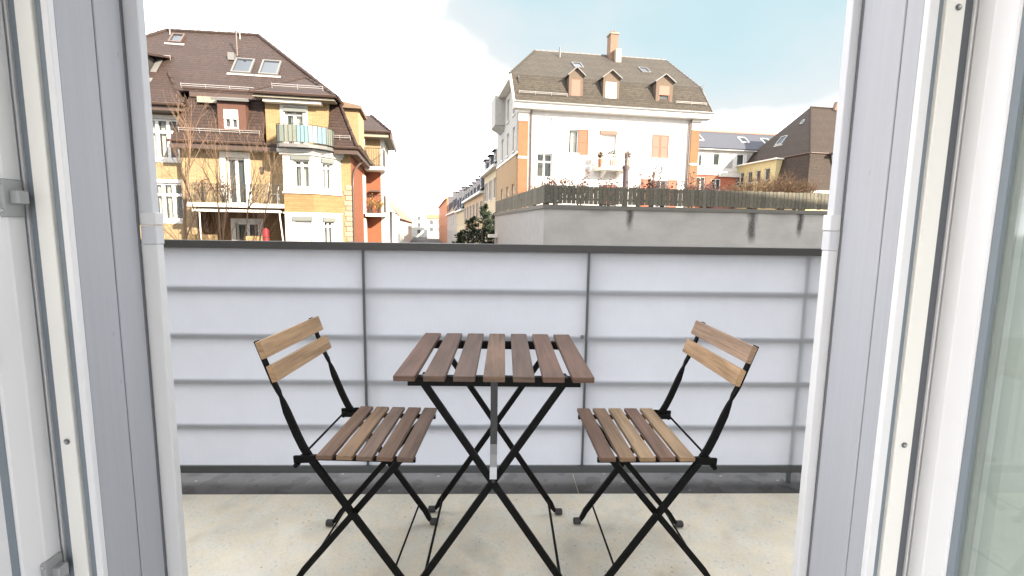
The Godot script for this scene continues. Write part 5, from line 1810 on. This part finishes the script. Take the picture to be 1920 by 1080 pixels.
func dark_house() -> void:
	var t := city_thing("dark_roofed_house", "house with steep dark tiled hip roof and pale yellow dormer wall", "house", 38.0, -4.0, 44.0)
	var e1 := c(33.2, 4.55, 38.0); var e2 := c(33.2, 4.55, 50.4)
	var k1 := c(34.05, 8.12, 38.9); var k2 := c(34.05, 8.12, 49.6)
	var a := c(38.1, 13.45, 44.0)
	var z1 := c(52.0, 4.55, 38.0); var z2 := c(52.0, 8.12, 38.9); var zr := c(52.0, 13.45, 44.0)
	roof_slab(t, "hip_end_roof", [e1, k1, k2, e2], M.clay_dark)
	roof_slab(t, "hip_end_roof", [k1, a, k2], M.clay_dark)
	roof_slab(t, "roof", [e1, z1, z2, k1], M.clay_dark)
	roof_slab(t, "roof", [k1, z2, zr, a], M.clay_dark)
	roof_slab(t, "roof", [k2, a, zr, c(52, 8.12, 49.6)], M.clay_dark)
	ridge(t, [e1, k1], 0.1, M.clay_dark)
	ridge(t, [k1, a], 0.1, M.clay_dark)
	ridge(t, [a, zr], 0.1, M.clay_dark)
	var b := MB.new()
	b.tube([k1 + Vector3(-0.06, 0, 0), k2 + Vector3(-0.06, 0, 0)], [0.06], 5)
	b.tube([k1 + Vector3(0, 0, 0.06), z2 + Vector3(0, 0, 0.06)], [0.06], 5)
	put("gutter", b, M.brown_metal, t)
	b = MB.new()
	b.box(c(33.5, -4.0, 50.0), c(52.0, 4.6, 38.3))
	b.box(c(34.3, 4.6, 49.3), c(52.0, 8.0, 39.2))
	put("wall", b, M.pale_yellow, t)
	# long shed dormer in the hip end
	var f := fr_left(33.3)
	var op := [[-48.3, -46.9, 5.95, 7.25], [-46.35, -45.55, 6.05, 7.2], [-45.05, -44.3, 6.05, 7.2], [-43.75, -42.95, 6.1, 7.25]]
	b = MB.new()
	wall(b, f, -49.7, -42.2, 4.4, 7.95, op, 0.15)
	for w in [42.2, 49.7]:
		b.poly([c(33.3, 4.4, w), c(33.35, 4.4, w), c(34.2, 7.95, w), c(33.3, 7.95, w)])
	var dm := put("dormer", b, M.pale_yellow, t)
	b = MB.new()
	b.box(c(33.05, 7.95, 49.9), c(34.6, 8.08, 42.0))
	put("dormer_roof", b, M.trim, dm)
	for k in 4:
		window(t, f, op[k], {"cols": 2 if k == 0 else 1, "d": 0.1, "bar": 0.06, "frame": M.trim})
	var lo := Vector3(4.05, 5.33, 0).normalized()
	skylight(t, c(35.3, 9.75, 44.6), Vector3(0, 0, 1), lo, 0.9, 1.1, M.zinc, true)
	skylight(t, c(36.7, 11.6, 43.4), Vector3(0, 0, 1), lo, 0.35, 0.5, M.zinc, false)
	b = MB.new()
	b.hexa([c(40.5, 13.2, 43.6), c(40.85, 13.2, 43.6), c(40.75, 14.05, 43.6), c(41.1, 14.15, 43.6), c(40.5, 13.2, 44.0), c(40.85, 13.2, 44.0), c(40.75, 14.05, 44.0), c(41.1, 14.15, 44.0)])
	put("ridge_chimney", b, M.brown_wall, t)
	# front dormer at the right edge
	b = MB.new()
	b.box(c(36.2, 5.2, 40.5), c(39.0, 8.0, 38.4))
	var fd := put("dormer", b, M.trim, t)
	b = MB.new()
	b.box(c(35.9, 8.0, 41.0), c(39.4, 8.14, 38.1))
	put("dormer_roof", b, M.brown_trim, fd)
	b = MB.new()
	b.box(c(33.6, 4.52, 38.02), c(52.0, 4.72, 37.7))
	put("eave_board", b, M.white, t)

func town() -> void:
	M.sky_pane = mat(0.03, 0.04, 0.05, 0.03)
	M.sky_pane.metallic_specular = 1.0
	M.slate_pane = mat(0.03, 0.04, 0.05, 0.1)
	M.slate_pane.metallic_specular = 0.3
	M.brown_dormer = mapped(N.plaster, Vector2(1.0, 1.0), 0.8, N.grain, 0.3, lin(0.115, 0.052, 0.036))
	M.row_dormer = mat(0.10, 0.10, 0.115, 0.7)
	M.far_pane = mat(0.12, 0.13, 0.14, 0.2)
	M.dormer_wood = mapped(N.plaster, Vector2(1.0, 2.0), 0.8, N.grain, 0.3, lin(0.13, 0.092, 0.065))
	left_house()
	white_house()
	terrace()
	row_house("cream house with dark mansard next to the white house's shaded flank", 40.6, 50.0, 6.15, 7.7, M.cream_wall, M.dark_mansard, 3, 3, 3, {"fire_wall": M.brown_wall})
	row_house("peach house with pale cornice and six dormers along the street", 50.6, 74.5, 4.65, 6.6, M.peach_wall, M.dark_mansard, 6, 3, 6, {"shutters": true})
	row_house("cream house with tall dark mansard beyond the peach one", 75.0, 92.0, 3.7, 7.4, M.cream_wall, M.dark_mansard, 4, 2, 3, {"gm": M.dark_mansard, "shutters": false})
	row_house("grey white house under a brown gabled roof further down the street", 92.5, 128.0, 3.9, 8.3, M.grey_and_shaded_wall, M.brown_wall, 6, 2, 2, {"gm": M.peach_wall, "shutters": false})
	row_house("flat roofed orange house closing the right side of the street", 129.0, 195.0, 8.3, 8.4, M.orange_far, M.orange_far, 8, 3, 0, {"flat": true, "shutters": false, "cm": M.orange_far})
	conifer()
	slate_house()
	dark_house()
	far_house("pale house with stacked balconies just beyond the brick house", -8.0, -3.0, 40.0, 50.0, 2.5, 3.6, M.pale_wall, M.pale_wall, true)  # pale walls and roofs imitate the glare over the far street
	far_house("pale house with pink tiled roof on the sunny side of the street", -11.0, -4.2, 92.0, 200.0, 2.6, 7.0, M.pale_wall, M.pink_roof, true)
	far_house("pale house beyond the pink roofed one, half as tall", -13.0, -5.0, 205.0, 230.0, 4.6, 8.0, M.white_wall, M.pink_roof, true)
	far_house("white house across the street end with long eaves", -14.0, 0.5, 235.0, 250.0, 6.5, 8.4, M.white_wall, M.pale_wall, false)
	far_house("white house with orange tiled roof at the very end of the street", 1.8, 9.0, 215.0, 228.0, 4.6, 6.4, M.white_wall, M.orange_far, false)
	bare_tree("bare tree with one thick reddish trunk at the corner of the brick house", -8.75, 20.0, [[0.02, 0.02, 2.9, 0.06, 5.2]], M.bark)
	bare_tree("bare many stemmed tree fanning out in front of the balconies", -6.9, 18.5, [[-0.12, 0.05, 2.4, 0.024, 4.5], [0.13, -0.06, 2.7, 0.028, 4.5], [0.03, 0.1, 2.7, 0.03, 4.4], [0.27, 0.05, 2.5, 0.024, 4.5], [-0.03, -0.1, 2.6, 0.025, 4.4]], M.bark)
	bare_tree("slender bare tree in front of the lower left window", -8.9, 18.0, [[-0.06, 0.0, 2.0, 0.022, 4.3], [0.05, 0.05, 2.2, 0.02, 4.3]], M.bark)

func _ready() -> void:
	rng.seed = 77
	stage()
	materials()
	surroundings()
	doorway()
	railing()
	furniture()
	town()
